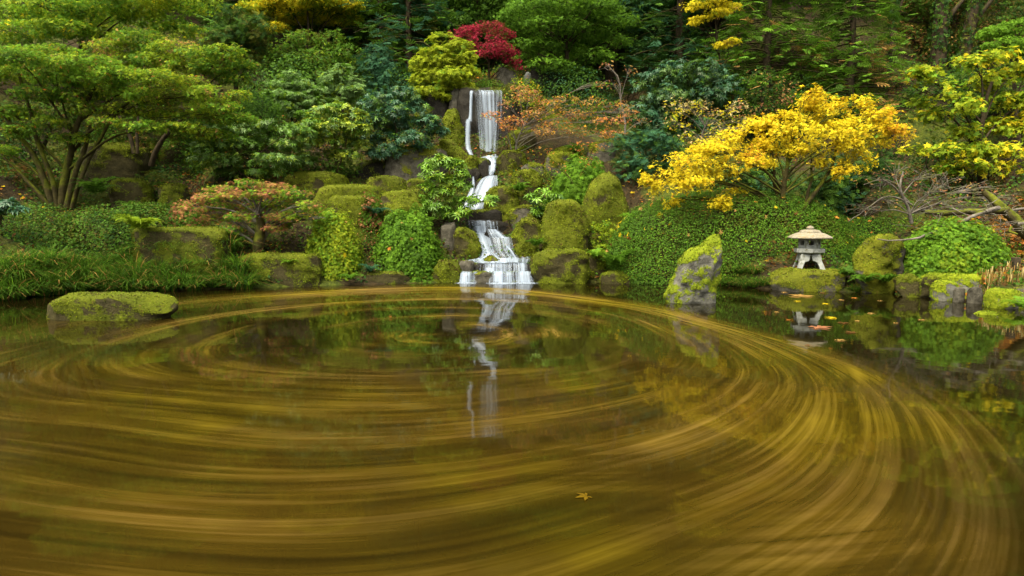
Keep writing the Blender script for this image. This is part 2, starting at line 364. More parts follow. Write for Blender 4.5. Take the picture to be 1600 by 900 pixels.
def tmpl_whorl(k, w_, droop):
    V, Fc = [], []
    for q in range(k):
        a = 2 * math.pi * q / k + .2 * math.sin(q * 3.1); c, s = math.cos(a), math.sin(a); L = 1 - .2 * ((q * 7) % 3) / 2; b = len(V)
        for (x, y, z) in ((0, .05, 0), (w_, .5 * L, .1 - droop * .3), (0, L, -droop * L), (-w_, .5 * L, .1 - droop * .3)):
            V.append((x * c + y * s, -x * s + y * c, z))
        Fc += [(b, b + 1, b + 2), (b, b + 2, b + 3)]
    return np.array(V, float), np.array(Fc)
WHORL = tmpl_whorl(7, .14, .25)
def tmpl_spray(k):
    V, Fc = [], []
    for q in range(k):
        y0 = q / k; s = 1 if q % 2 else -1; L = .46 * (1 - .7 * y0); b = len(V)
        V += [(0, y0, 0), (s * L * .55, y0 + .12, .03), (s * L, y0 + .3, -.04), (s * L * .4, y0 + .24, 0)]
        Fc += [(b, b + 1, b + 2), (b, b + 2, b + 3)]
    b = len(V); V += [(-.03, 0, 0), (.03, 0, 0), (0, 1.15, -.05)]; Fc += [(b, b + 1, b + 2)]
    return np.array(V, float), np.array(Fc)
SPRAY = tmpl_spray(8)

class Leaves:
    def __init__(s): s.V, s.F, s.C, s.n = [], [], [], 0
    def add(s, P, Nn, size, T, col, D=None, jit=.3):
        P = np.asarray(P, float); k = len(P)
        if not k: return
        Nn = unit(Nn); D = rng.normal(size=(k, 3)) if D is None else D
        t = unit(D - (D * Nn).sum(-1, keepdims=True) * Nn); b = np.cross(t, Nn)
        TV, TF = T; size = np.broadcast_to(size, (k,)) * rng.uniform(.7, 1.25, k)
        W = P[:, None] + size[:, None, None] * (TV[None, :, 0:1] * b[:, None] + TV[None, :, 1:2] * t[:, None] + TV[None, :, 2:3] * Nn[:, None])
        nv = len(TV)
        s.F.append((TF[None] + (np.arange(k) * nv)[:, None, None] + s.n).reshape(-1, 3)); s.n += k * nv
        s.V.append(W.reshape(-1, 3))
        c = col * rng.uniform(1 - jit, 1 + jit, (k, 1)); s.C.append(np.repeat(np.clip(c, 0, .9), nv, 0))
    def tris(s): return sum(len(f) for f in s.F)
    def build(s, name, mat, parent=None, origin=(0, 0, 0)):
        V = np.concatenate(s.V) - np.asarray(origin)
        return obj(name, mesh(name, V, np.concatenate(s.F), mat, tint=np.concatenate(s.C)), parent)

PAL = dict(
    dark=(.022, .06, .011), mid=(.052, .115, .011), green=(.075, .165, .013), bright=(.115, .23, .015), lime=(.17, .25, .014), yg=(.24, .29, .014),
    moss_a=(.055, .068, .004), moss_b=(.112, .145, .007), moss_c=(.185, .225, .010), moss_g=(.13, .2, .010), moss_y=(.2, .26, .010), moss_d=(.05, .03, .012),
    yellow=(.6, .5, .02), gold=(.6, .43, .014), amber=(.56, .29, .02), orange=(.45, .16, .03), red=(.19, .012, .026), crimson=(.30, .022, .05),
    pink=(.33, .14, .07), brown=(.12, .055, .016), tan=(.34, .2, .06), blue=(.03, .092, .045), paleg=(.17, .28, .09), olive=(.075, .085, .01), cream=(.55, .45, .2), dullgold=(.13, .08, .003))
def palette(spec, P, freq=1.2, seed=0, sharp=.5):
    """colours for leaves at P: weights of spec picked partly by clump, partly leaf by leaf"""
    names = [a for a, _ in spec]; wts = np.array([b for _, b in spec], float); cw = np.cumsum(wts / wts.sum())
    u = fbm(np.asarray(P) * freq, seed, 2); u = np.clip((u - .5) * 2.2 + .5, 0, .999)
    u = np.where(rng.random(len(P)) < sharp, u, rng.random(len(P)))
    idx = np.minimum(np.searchsorted(cw, u), len(names) - 1)
    return np.array([PAL[k] for k in names])[idx]

def pad_points(c, r, n, up=.45, shell=.4, hole=.4, hf=3, seed=0):
    """points and normals of one leaf clump: an ellipsoid fuller at its top and rim, with gaps"""
    d = unit(rng.normal(size=(int(n * 1.5), 3))); d[:, 2] = np.where(rng.random(len(d)) < up, np.abs(d[:, 2]), d[:, 2])
    rad = shell + (1 - shell) * rng.random(len(d)) ** .7
    rad *= .68 + .64 * fbm(d * 2.6 + np.asarray(c), seed + 2, 2)
    P = c + d * rad[:, None] * np.asarray(r)
    P[:, 2] -= .18 * r[2] * ((d[:, 0] ** 2 + d[:, 1] ** 2))
    k = fbm(P * hf, seed, 2) > hole; P, d = P[k], d[k]
    Nn = unit(d / np.asarray(r) * np.mean(r)) * .6 + np.array([0, -.1, .7]) + rng.normal(size=P.shape) * .5
    return P, Nn

# ------------------------------------------------------------------ wood
class Wood:
    def __init__(s): s.V, s.F, s.n = [], [], 0
    def tube(s, pts, radii, sides=6):
        P = np.asarray(pts, float); k = len(P); T = unit(np.gradient(P, axis=0))
        ref = np.array([.3, .9, .1]); u = unit(np.cross(T, ref)); v = np.cross(T, u)
        a = np.arange(sides) * 2 * math.pi / sides
        R = np.asarray(radii, float)[:, None, None]
        W = P[:, None] + R * (np.cos(a)[None, :, None] * u[:, None] + np.sin(a)[None, :, None] * v[:, None])
        i = np.arange(k * sides).reshape(k, sides) + s.n; j = np.roll(i, -1, 1)
        s.F.append(np.stack([i[:-1], j[:-1], j[1:], i[1:]], -1).reshape(-1, 4)); s.V.append(W.reshape(-1, 3)); s.n += k * sides
    def build(s, name, mat, parent=None, origin=(0, 0, 0)):
        return obj(name, mesh(name, np.concatenate(s.V) - np.asarray(origin), np.concatenate(s.F), mat, True), parent)
def wiggle(pts, n, amp, seed=0):
    P = np.asarray(pts, float); t = np.linspace(0, len(P) - 1, n)
    k = np.arange(len(P))
    Q = np.stack([np.interp(t, k, P[:, c]) for c in range(3)], -1)
    for _ in range(2): Q[1:-1] = (Q[:-2] + 2 * Q[1:-1] + Q[2:]) / 4
    L = np.linalg.norm(P[-1] - P[0])
    w_ = np.stack([fbm(np.stack([t * 1.3 + seed * 7.1, 0 * t + c * 5, 0 * t], -1), seed + c) - .5 for c in range(3)], -1)
    return Q + w_ * amp * L * np.sin(np.clip(t / (len(P) - 1), 0, 1) * math.pi * .5)[:, None]

# ------------------------------------------------------------------ plants
def px_pads(lst, Y, dj=.5, deep=.8):
    out = []
    for q in lst:
        px, py, rx, ry = q[:4]; dy = q[4] if len(q) > 4 else rng.uniform(-dj, dj) * rx * m(Y)
        out.append((at(px, py, Y + dy), np.array([rx * m(Y), rx * m(Y) * deep, ry * m(Y)])))
    return out
def cloud(x0, y0, x1, y1, n, r0, r1, flat=.5):
    """clumps spread through an elliptical outline given in photo pixels"""
    out = []
    for q in range(n * 30):
        a, b = rng.uniform(-1, 1, 2)
        if a * a + b * b > 1: continue
        rr = rng.uniform(r0, r1); px = (x0 + x1) / 2 + a * ((x1 - x0) / 2 - rr * .7); py = (y0 + y1) / 2 + b * ((y1 - y0) / 2 - rr * flat * .7)
        if all(((px - o[0]) ** 2 + ((py - o[1]) / flat * .8) ** 2) > (rr * .75) ** 2 for o in out): out.append((px, py, rr, rr * flat))
        if len(out) >= n: break
    return out

def plant(name, label, cat, base, pads, spec, T, size, dens, mat=LEAF, bark=BARK, trunk=None, r0=.09, up=.45, hole=.4, shell=.4,
          twig=4, group=None, sharp=.5, freq=1.2, limbs=True, droop=0, part='branch', jit=.34, pale_twig=None, hf=3.2, stems=1):
    """a tree or shrub: trunk, one branch per leaf clump, and the crown"""
    base = np.asarray(base, float); seed = int(abs(hash(label)) % 1000) if False else sum(map(ord, label)) % 997
    t = thing(name, label, cat, base, group)
    cen = np.mean([p[0] for p in pads], 0)
    if trunk is None:
        trunk = [base - [0, 0, .15], base * .6 + cen * .4 + [0, 0, .05], cen * [1, 1, 1]]
    TR = wiggle(trunk, 14, .06, seed); wd = Wood(); wd.tube(TR, np.linspace(r0, r0 * .35, 14), 8)
    if stems > 1:
        for q in range(stems - 1):
            e = pads[rng.integers(len(pads))][0]; b2 = base + np.array([rng.normal() * r0 * 2, rng.normal() * r0 * 2, -.1])
            wd.tube(wiggle([b2, b2 * .5 + e * .5 + rng.normal(size=3) * .1, e], 10, .1, seed + q + 50), np.linspace(r0 * .8, r0 * .2, 10), 6)
    tw = Wood(); lv = Leaves()
    wd.build('trunk', bark, t, base)
    for q, (c, r) in enumerate(pads):
        k = np.argmin(np.linalg.norm(TR - c, axis=1) + np.maximum(TR[:, 2] - c[2] + .15, 0) * 3)
        k = int(np.clip(k - 3, 2, 13)); s0 = TR[k]
        mid = s0 * .5 + c * .5 + np.array([0, 0, .12 * np.linalg.norm(c - s0)]) + rng.normal(size=3) * .04
        bp = wiggle([s0, mid, c], 9, .1, seed + q)
        rr = max(.008, r0 * .42 * (1 - .03 * k))
        if limbs is True or (limbs and q % limbs == 0):
            bw = Wood(); bw.tube(bp, np.linspace(rr, rr * .3, 9), 5); bw.build(part, pale_twig or bark, t, base)
        for g in range(twig):
            e = c + unit(rng.normal(size=3)) * r * rng.uniform(.5, .95); st = bp[rng.integers(4, 9)]
            tw.tube(wiggle([st, (st + e) / 2 + [0, 0, .04], e], 6, .16, seed + q * 9 + g), np.linspace(rr * .35, .004, 6), 3)
        n = max(20, int(dens * (r[0] * r[1] + r[0] * r[2] * 1.5) * 3))
        P, Nn = pad_points(c, r, n, up, shell, hole, hf, seed + q)
        D = None
        if droop: D = (P - c) * [1, 1, .2] - np.array([0, 0, droop]) * np.mean(r) + rng.normal(size=P.shape) * .3 * np.mean(r)
        lv.add(P, Nn, size, T, palette(spec, P, freq, seed, sharp), D, jit)
    if tw.n: tag(tw.build('twigs', pale_twig or bark, t, base), kind='stuff')
    if lv.n: tag(lv.build('crown', mat, t, base), kind='stuff')
    return t

def mound(name, label, cat, box, Y, spec, T, size, n, mat=GLOSSY, group=None, power=2.1, deep=.8, lump=.14, up_bias=.35, sharp=.5, base=None, litter=0, freq=2.5, asym=0, thick=.3, rough=.42):
    """a clipped or rounded shrub: leaves in a shell over a lumpy dome, with stems inside"""
    x0, y0, x1, y1 = box; seed = sum(map(ord, label)) % 997
    b = at((x0 + x1) / 2, y1, Y); rx = (x1 - x0) / 2 * m(Y); rz = (y1 - y0) * m(Y); ry = rx * deep
    t = thing(name, label, cat, b, group)
    d = unit(rng.normal(size=(n, 3))); d[:, 2] = np.abs(d[:, 2]) * 1.0 - .12
    e = (np.abs(d) ** power).sum(-1) ** (-1 / power)
    rad = e * (1 - lump + 2 * lump * fbm(d * [5, 5, 6], seed, 3) + .9 * lump * (fbm(d * 12, seed + 7, 2) - .5)) * (1 - thick * rng.random(n) ** 2.2)
    P = b + d * rad[:, None] * [rx, ry, rz] + rng.normal(size=(n, 3)) * .03
    if asym: P[:, 2] += asym * (P[:, 0] - b[0]) * np.clip((P[:, 2] - b[2]) / rz, 0, 1)
    Nn = unit(d / np.array([rx, ry, rz]) * rz) + [0, 0, up_bias] + rng.normal(size=(n, 3)) * rough
    lv = Leaves(); lv.add(P, Nn, size, T, palette(spec, P, freq, seed, sharp)); tag(lv.build('crown', mat, t, b), kind='stuff')
    wd = Wood()
    for q in range(7):
        dd = unit(np.array([rng.normal(), rng.normal(), 1.2])); wd.tube(wiggle([b + dd * [.15 * rx, .15 * ry, 0] - [0, 0, .12], b + dd * [rx, ry, rz] * .45, b + dd * [rx, ry, rz] * .85], 8, .08, seed + q), np.linspace(.025, .006, 8), 5)
    wd.build('stem', BARK, t, b)
    if litter:
        k = rng.choice(np.nonzero(d[:, 2] > .25)[0], litter); lf = Leaves()
        Q = b + d[k] * (rad[k][:, None] * 0 + e[k][:, None] * (1 + lump * .35)) * [rx, ry, rz]
        if asym: Q[:, 2] += asym * (Q[:, 0] - b[0]) * np.clip((Q[:, 2] - b[2]) / rz, 0, 1)
        lf.add(Q, d[k] + rng.normal(size=(litter, 3)) * .3, .075, STAR5, palette([('gold', 2), ('orange', 1), ('tan', 2), ('brown', 1)], Q, 3, 1, .2))
        tag(lf.build('fallen_leaf_scatter', LEAF, t, b), 'autumn leaves caught on the shrub', kind='stuff')
    return t

# ------------------------------------------------------------------ rocks
def rock(label, prof, Y, depth=.8, mat=ROCK, moss=.5, bump_=.16, name='rock', power=3.0, cuts=9, seed=None, res=(30, 40), group=None, bury=.6, top=.12):
    if power >= 5: cuts = 3
    moss = moss + (.14 if moss > -.3 else 0)
    """prof: (py, x left, x right) from the top down, in photo pixels at depth Y"""
    seed = sum(map(ord, label)) % 997 if seed is None else seed
    R = np.random.default_rng(seed)
    prof = sorted(prof); pz = np.array([at(800, q[0], Y)[2] for q in prof]); k = m(Y)
    xl = np.array([at(q[1], 450, Y)[0] for q in prof]); xr = np.array([at(q[2], 450, Y)[0] for q in prof])
    H = pz[0] - pz[-1]; W = (xr - xl).max(); B = np.array([(xl[-1] + xr[-1]) / 2, Y, pz[-1]])
    nr, nc = res; a = np.arange(nc) * 2 * math.pi / nc; V = []
    tt = np.linspace(0, 1, nr) ** 1.0
    for q in range(nr + 6):
        if q < 6: z = pz[0]; f = q / 6
        else: z = pz[0] - (H + bury) * ((q - 6) / (nr - 1)); f = 1
        zz = max(z, pz[-1]); o = np.argsort(pz)
        l_, r_ = np.interp(zz, pz[o], xl[o]), np.interp(zz, pz[o], xr[o])
        hw = (r_ - l_) / 2; ca, sa = np.cos(a), np.sin(a); e = (np.abs(ca) ** power + np.abs(sa) ** power) ** (-1 / power)
        rt = np.clip((pz[0] - z) / max(top * H, 1e-4), 0, 1) if q >= 6 else 0
        rnd = .8 + .2 * math.sqrt(1 - (1 - rt) ** 2)
        hd = min(W * depth / 2, hw * 1.6 * depth + .05)
        V.append(np.stack([(l_ + r_) / 2 + hw * rnd * f * ca * e, Y + hd * rnd * f * sa * e + 0 * a, 0 * a + z], -1))
    V = np.concatenate(V); s = min(H, W); C = np.array([(xl.mean() + xr.mean()) / 2, Y, pz.mean()])
    for q in range(cuts):                                 # chipped faces
        nn = unit(np.array([R.normal(), R.normal() - .3, R.normal() * .8])); dd = (V - C) @ nn; lim = dd.max() * R.uniform(.74, .94)
        V = V - np.maximum(dd - lim, 0)[:, None] * nn * .85
    out = unit((V - C) / [W, W * depth, H])
    V = V + out * ((fbm(V * (1.6 / s) , seed, 3) - .5) * bump_ * s * 1.6 + (fbm(V * (7 / s), seed + 9, 2) - .5) * bump_ * s * .6)[:, None]
    rows = nr + 6; i = np.arange(rows * nc).reshape(rows, nc); j = np.roll(i, -1, 1)
    Q = np.stack([i[:-1], i[1:], j[1:], j[:-1]], -1).reshape(-1, 4)
    V = np.r_[V]
    # normals for the moss mask
    G = V.reshape(rows, nc, 3); du = np.roll(G, -1, 1) - np.roll(G, 1, 1); dv = np.gradient(G, axis=0); nn = unit(np.cross(dv, du)).reshape(-1, 3)
    nz = np.where(np.arange(len(V)) < 7 * nc, 1, nn[:, 2])
    mk = moss + .55 * (nz - .25) + (fbm(V * (2.2 / s), seed + 4, 3) - .5) * 1.7
    V = V + out * (np.clip(mk - .45, 0, .4) * .06 * min(s, 1.2))[:, None]
    g = obj(name, mesh(name, V - B, Q, mat, True, attrs={'moss': np.clip(mk, -.5, 1.5)}), None, B)
    # tufts of moss standing on the mossy faces
    tri = np.r_[Q[:, [0, 1, 2]], Q[:, [0, 2, 3]]]; A, Bv, Cc = V[tri[:, 0]], V[tri[:, 1]], V[tri[:, 2]]
    cr = np.cross(Bv - A, Cc - A); ar = np.linalg.norm(cr, axis=1) / 2; fn = unit(cr)
    if np.mean((fn * ((A - C))).sum(1)) < 0: fn = -fn
    wgt = ar * np.clip((mk[tri].mean(1) - .42) * 4, 0, 1) * (fn[:, 1] < .45) * (A[:, 2] > pz[-1] - .05)
    if wgt.sum() > .004:
        kk = int(min(4500, wgt.sum() * 3300)); f = R.choice(len(tri), kk, p=wgt / wgt.sum()); u, v = R.random(kk), R.random(kk); u, v = np.where(u + v > 1, 1 - u, u), np.where(u + v > 1, 1 - v, v)
        P = A[f] + (Bv - A)[f] * u[:, None] + (Cc - A)[f] * v[:, None]
        keep = fbm(P * 9, seed + 3, 2) > .36; P, f = P[keep], f[keep]; lv = Leaves()
        spec = [('moss_a', 2), ('moss_g', 3), ('moss_y', 3)] if mat.name.startswith('bright') else [('moss_d', 1.3), ('moss_a', 3), ('moss_b', 3), ('moss_g', 1), ('moss_c', 2.6)]
        lv.add(P - fn[f] * .004, fn[f] * .55 + [0, -.1, .35] + R.normal(size=P.shape) * .55, .034 * (Y / 16) ** .7, SMALL, palette(spec, P, 3.5, seed, .6))
        tag(lv.build('moss', LEAF, g, B), kind='stuff')
    return tag(g, label, 'rock', group)
def box_prof(x0, y0, x1, y1, tl=.12, tr=.12, base=1.0):
    w_ = x1 - x0; h = y1 - y0
    return [(y0, x0 + w_ * (tl + .08), x1 - w_ * (tr + .08)), (y0 + h * .12, x0 + w_ * tl * .6, x1 - w_ * tr * .6), (y0 + h * .45, x0 + w_ * .01, x1 - w_ * .01), (y1, x0 - w_ * .0 + w_ * (1 - base) / 2, x1 - w_ * (1 - base) / 2)]

# ------------------------------------------------------------------ waterfall
mt, nt, n, l = nmat('silky falling water')
fa = N(nt, 'ShaderNodeAttribute', attribute_name='flow'); sx = n.new('ShaderNodeSeparateXYZ'); l.new(fa.outputs['Vector'], sx.inputs[0])
op = N(nt, 'ShaderNodeAttribute', attribute_name='body').outputs['Fac']
def fl(a, b, det=2):
    cb = n.new('ShaderNodeCombineXYZ'); l.new(math_(nt, 'MULTIPLY', sx.outputs[0], a), cb.inputs[0]); l.new(math_(nt, 'MULTIPLY', sx.outputs[1], b), cb.inputs[1]); l.new(sx.outputs[2], cb.inputs[2])
    return noise(nt, cb.outputs[0], 1.0, det, .6)
f1 = fl(11, .35); f2 = fl(42, .6)
fm = math_(nt, 'ADD', math_(nt, 'MULTIPLY', f1, .6), math_(nt, 'MULTIPLY', f2, .4))
alpha = math_(nt, 'ADD', math_(nt, 'MULTIPLY', srange(nt, fm, .26, .74), .8), math_(nt, 'SUBTRACT', op, .5), True)
d1 = N(nt, 'ShaderNodeBsdfPrincipled', Roughness=.3, IOR=1.33); d1.inputs['Base Color'].default_value = (.36, .43, .57, 1)
t1 = N(nt, 'ShaderNodeBsdfTranslucent'); t1.inputs[0].default_value = (.36, .43, .57, 1)
x1 = N(nt, 'ShaderNodeMixShader', Fac=.3); l.new(d1.outputs[0], x1.inputs[1]); l.new(t1.outputs[0], x1.inputs[2])
tr = n.new('ShaderNodeBsdfTransparent'); x = n.new('ShaderNodeMixShader')
l.new(alpha, x.inputs[0]); l.new(tr.outputs[0], x.inputs[1]); l.new(x1.outputs[0], x.inputs[2])
o_ = N(nt, 'ShaderNodeOutputMaterial'); l.new(x.outputs[0], o_.inputs[0]); SILK = mt

def sheet(name, L, R, parent, origin, body=.8, nu=28, nv=26, rip=.03, seed=0, ease=True, fade=(.1, .1)):
    """falling water between a left and a right line of (px, py, depth), rippled into strands"""
    L = np.array([at(*q) for q in L]); R = np.array([at(*q) for q in R]); t = np.linspace(0, len(L) - 1, nv)
    f = lambda A: np.stack([np.interp(t, np.arange(len(A)), A[:, c]) for c in range(3)], -1)
    l_, r_ = f(L), f(R)
    for _ in range(2):
        for A in (l_, r_): A[1:-1] = (A[:-2] + 2 * A[1:-1] + A[2:]) / 4
    u = np.linspace(0, 1, nu); P = l_[:, None] * (1 - u)[None, :, None] + r_[:, None] * u[None, :, None]
    wid = np.linalg.norm(r_ - l_, axis=1).mean(); run = np.r_[0, np.cumsum(np.linalg.norm(np.diff((l_ + r_) / 2, axis=0), axis=1))]
    q = np.stack([np.broadcast_to(u * wid * 9, (nv, nu)), np.broadcast_to(run[:, None] * .5, (nv, nu)), np.full((nv, nu), seed * 3.3)], -1)
    P[..., 1] -= rip * 2 * (fbm(q, seed, 2) - .3); P[..., 1] -= .06 * np.sin(u * math.pi)[None]
    P[..., 2] += .02 * (fbm(q * .7, seed + 5, 2) - .5)
    fw = np.stack([np.broadcast_to(u * wid, (nv, nu)), np.broadcast_to(run[:, None], (nv, nu)), np.full((nv, nu), seed * 1.7)], -1)
    ed = np.clip(np.minimum(u, 1 - u) / .3, 0, 1)[None]; vv = np.linspace(0, 1, nv)[:, None]
    bo = body * (.25 + .75 * ed) * np.clip(vv / max(fade[0], 1e-3) + .6, 0, 1) * np.clip((1 - vv) / max(fade[1], 1e-3) + .55, 0, 1)
    i = np.arange(nu * nv).reshape(nv, nu); Q = np.stack([i[:-1, :-1], i[1:, :-1], i[1:, 1:], i[:-1, 1:]], -1).reshape(-1, 4)
    return obj(name, mesh(name, P.reshape(-1, 3) - origin, Q, SILK, True, attrs={'flow': fw.reshape(-1, 3), 'body': np.broadcast_to(bo, (nv, nu)).ravel()}), parent)

o0 = at(760, 250, 20.6)
t = thing('waterfall', 'tall silky white waterfall dropping over the top cliff under the red maple', 'waterfall', o0)
sheet('curtain', [(736, 141, 21.3), (738, 144, 20.95), (742, 185, 20.9), (746, 225, 20.85), (746, 246, 20.75)], [(783, 141, 21.3), (785, 144, 20.95), (784, 185, 20.9), (781, 225, 20.85), (780, 246, 20.75)], t, o0, .52, 60, 36, seed=1)
sheet('side_stream', [(734, 142, 21.2), (734, 146, 21), (733, 180, 20.9), (730, 190, 20.85)], [(740, 142, 21.2), (739, 146, 21), (738, 180, 20.9), (738, 190, 20.85)], t, o0, .85, 8, 20, seed=2)
sheet('side_stream', [(727, 187, 20.8), (726, 215, 20.7), (726, 232, 20.6), (733, 244, 20.45)], [(736, 186, 20.8), (735, 215, 20.7), (736, 232, 20.6), (741, 244, 20.45)], t, o0, .85, 10, 20, seed=3)
sheet('run_off', [(744, 243, 20.75), (752, 248, 20.5), (764, 256, 20.3), (766, 268, 20.1)], [(781, 240, 20.75), (778, 248, 20.5), (777, 254, 20.3), (774, 270, 20.1)], t, o0, .95, 18, 16, seed=4)

o0 = at(755, 330, 19)
t = thing('waterfall', 'white bulging cascade halfway down the falls behind the bright green rhododendron', 'waterfall', o0)
sheet('main_flow', [(763, 274, 19.9), (752, 279, 19.5), (744, 292, 19.2), (738, 308, 19.0), (728, 327, 18.85)], [(777, 274, 19.9), (778, 279, 19.5), (778, 292, 19.2), (774, 305, 19.0), (760, 328, 18.85)], t, o0, .74, 30, 24, seed=5)
sheet('side_flow', [(738, 276, 19.5), (737, 290, 19.25), (730, 306, 19.05), (716, 324, 18.85)], [(741, 276, 19.5), (743, 290, 19.25), (741, 306, 19.05), (734, 326, 18.85)], t, o0, .8, 14, 18, seed=6)
sheet('thread', [(764, 258, 20), (763, 266, 19.9), (763, 275, 19.8)], [(772, 257, 20), (772, 266, 19.9), (771, 275, 19.8)], t, o0, .7, 10, 10, seed=7)

o0 = at(770, 405, 17.5)
t = thing('waterfall', 'broad lower cascade fanning white over dark stone steps between two moss boulders', 'waterfall', o0)
sheet('upper_step', [(731, 344, 18.5), (732, 347, 18.3), (734, 358, 18.2), (737, 367, 18.1)], [(776, 344, 18.5), (777, 347, 18.3), (778, 356, 18.2), (779, 362, 18.1)], t, o0, .58, 50, 18, seed=8)
sheet('upper_step', [(741, 353, 18.2), (742, 358, 18.15), (743, 366, 18.05)], [(752, 352, 18.2), (753, 358, 18.15), (755, 366, 18.05)], t, o0, .8, 14, 12, seed=38)
sheet('main_flow', [(739, 364, 18.1), (745, 373, 17.85), (750, 388, 17.6), (744, 400, 17.4), (722, 408, 17.2)], [(764, 362, 18.1), (768, 374, 17.85), (773, 392, 17.6), (788, 402, 17.4), (806, 407, 17.2)], t, o0, .8, 40, 34, seed=9)
sheet('shoulder_veil', [(760, 357, 17.9), (762, 363, 17.7), (764, 369, 17.66), (765, 372, 17.66)], [(777, 357, 17.9), (786, 364, 17.7), (792, 370, 17.66), (799, 371, 17.66)], t, o0, .66, 30, 16, seed=10)
sheet('right_fan', [(764, 370, 17.66), (766, 380, 17.55), (770, 392, 17.45), (778, 402, 17.35)], [(799, 370, 17.66), (801, 380, 17.55), (803, 392, 17.45), (810, 402, 17.35)], t, o0, .5, 44, 20, seed=39)
sheet('thread', [(789, 384, 17.4), (796, 392, 17.35), (802, 402, 17.3)], [(792, 383, 17.4), (800, 390, 17.35), (807, 401, 17.3)], t, o0, .8, 8, 12, seed=11)
sheet('run_off', [(726, 406, 17.3), (722, 408.5, 17.1), (734, 411.5, 16.9)], [(828, 400, 17.3), (829, 404, 17.1), (826, 410, 16.9)], t, o0, .8, 40, 8, seed=12)

o0 = at(775, 440, 16.6)
t = thing('waterfall', 'row of short white spills dropping off the bottom ledge into the pond', 'waterfall', o0)
for q, (a, b, y0, y1, c, d, bo) in enumerate([(756, 798, 410.5, 424.5, 754, 800, .5), (799, 826, 410.5, 424.5, 799, 829, .52), (702, 722, 419, 425.5, 701, 724, .5), (758, 772, 417, 425.5, 757, 774, .8),
                                           (770, 789, 424, 442, 766, 792, .78), (785, 804, 424, 442, 784, 806, .52), (806, 831, 424, 442, 804, 836, .72), (721, 737, 424.5, 442, 716, 741, .72), (705, 832, 424, 442, 704, 834, .2), (740, 834, 411, 425, 738, 836, .25)]):
    dy = 0 if y1 > 430 else .25
    if q >= 8: dy += .04
    sheet('spill', [(a, y0 - .8, 16.86 + dy), (a, y0, 16.7 + dy), (a * .7 + c * .3, y0 + 3, 16.58 + dy), (c, y1, 16.5 + dy)], [(b, y0 - .8, 16.86 + dy), (b, y0, 16.7 + dy), (b * .7 + d * .3, y0 + 3, 16.58 + dy), (d, y1, 16.5 + dy)], t, o0, bo, max(14, int((b - a) * 1.3)), 18, seed=20 + q)
for q, (a, b, y) in enumerate([(712, 744, 442.6), (757, 812, 443), (802, 840, 442.6)]):
    c0 = on_water((a + b) / 2, y); W = (b - a) / 2 * 1.25 * m(16.5); nn = 26
    an = np.arange(nn) * 2 * math.pi / nn; rg = np.array([0, .45, .75, 1.])
    V = np.concatenate([np.stack([c0[0] + W * r * np.cos(an) * (.85 + .3 * fbm(np.stack([np.cos(an) * 2, np.sin(an) * 2, 0 * an + q], -1), 3)), c0[1] + .26 * r * np.sin(an), 0 * an + .004 + .012 * (1 - r)], -1) for r in rg])
    i = np.arange(4 * nn).reshape(4, nn); j = np.roll(i, -1, 1); Q = np.stack([i[:-1], i[1:], j[1:], j[:-1]], -1).reshape(-1, 4)
    obj('foam', mesh('foam', V - o0, Q, SILK, True, attrs={'flow': V * [2, 4, 1], 'body': np.repeat([.95, .8, .45, -.35], nn)}), t)

# ------------------------------------------------------------------ rocks, front to back
rock('low flat moss slab lying in the water at the left edge of the pond', [(460, 66, 250), (464, 54, 264), (473, 50, 273), (485, 54, 272), (495, 58, 258)], 10.75, .3, BROWNROCK, .5, .1, res=(26, 64), power=3.4, top=.3)
S = rock('tall pointed grey stone with bright moss standing in the pond', [(370, 1111, 1116), (373, 1104, 1121), (384, 1094, 1122), (398, 1074, 1122), (412, 1061, 1122), (428, 1058, 1121), (445, 1051, 1119), (460, 1044, 1119), (473, 1042, 1119)], 12.7, .62, GREENROCK, .58, .2, res=(60, 64), power=2.4, cuts=8, top=.04, bury=.4)
rock('flat mossy slab carrying the stone lantern', [(421, 1210, 1318), (425, 1199, 1327), (437, 1195, 1330), (446, 1199, 1326), (453, 1204, 1316)], 15.1, .7, ROCK, .66, .16, res=(26, 60), power=2.8)
rock('hooded mossy boulder with a dark hollow beside the round azalea', [(366, 1362, 1374), (373, 1355, 1392), (386, 1348, 1404), (404, 1339, 1408), (420, 1333, 1404), (432, 1334, 1398)], 14.5, .8, ROCK, .62, .24, res=(38, 50), power=2.4, cuts=5, top=.05)
rock('low green moss stone awash near the right edge', [(487, 1532, 1556), (491, 1526, 1560), (497, 1526, 1562)], 11.1, .7, GREENROCK, .8, .1, res=(14, 26))
for q, (lb, bx, Y, M_, mo) in enumerate([
    ('brownish mossy edge stone below the fern beside the hooded boulder', (1398, 430, 1438, 452), 13.7, BROWNROCK, .5),
    ('small olive edge stone left of the two slate stones', (1440, 432, 1464, 456), 13.4, BROWNROCK, .4),
    ('rounded moss edge stone touching the left slate stone', (1456, 440, 1494, 462), 13.1, GREENROCK, .55),
    ('smaller left slate blue stone on the right pond edge', (1491, 449, 1507, 466), 12.75, ROCK, -.9),
    ('larger right slate blue stone on the right pond edge', (1513, 448, 1534, 467), 12.6, ROCK, -.9),
    ('small slate chip between the larger slate stone and the moss hummock', (1544, 453, 1556, 466), 12.5, ROCK, -.7),
    ('round green moss hummock at the far right pond edge', (1546, 452, 1600, 482), 12.0, GREENROCK, .8),
    ('grey stone at the right frame edge behind the moss hummock', (1585, 448, 1625, 472), 12.4, ROCK, 0.0)]):
    rock(lb, box_prof(*bx), Y, .8, M_, mo, .18, res=(18, 26), bury=.2)
rock('long low moss covered stone bordering the path below the round azalea', [(427, 1445, 1545), (431, 1435, 1560), (440, 1435, 1560)], 13.6, .4, GREENROCK, .55, .2, res=(16, 50))
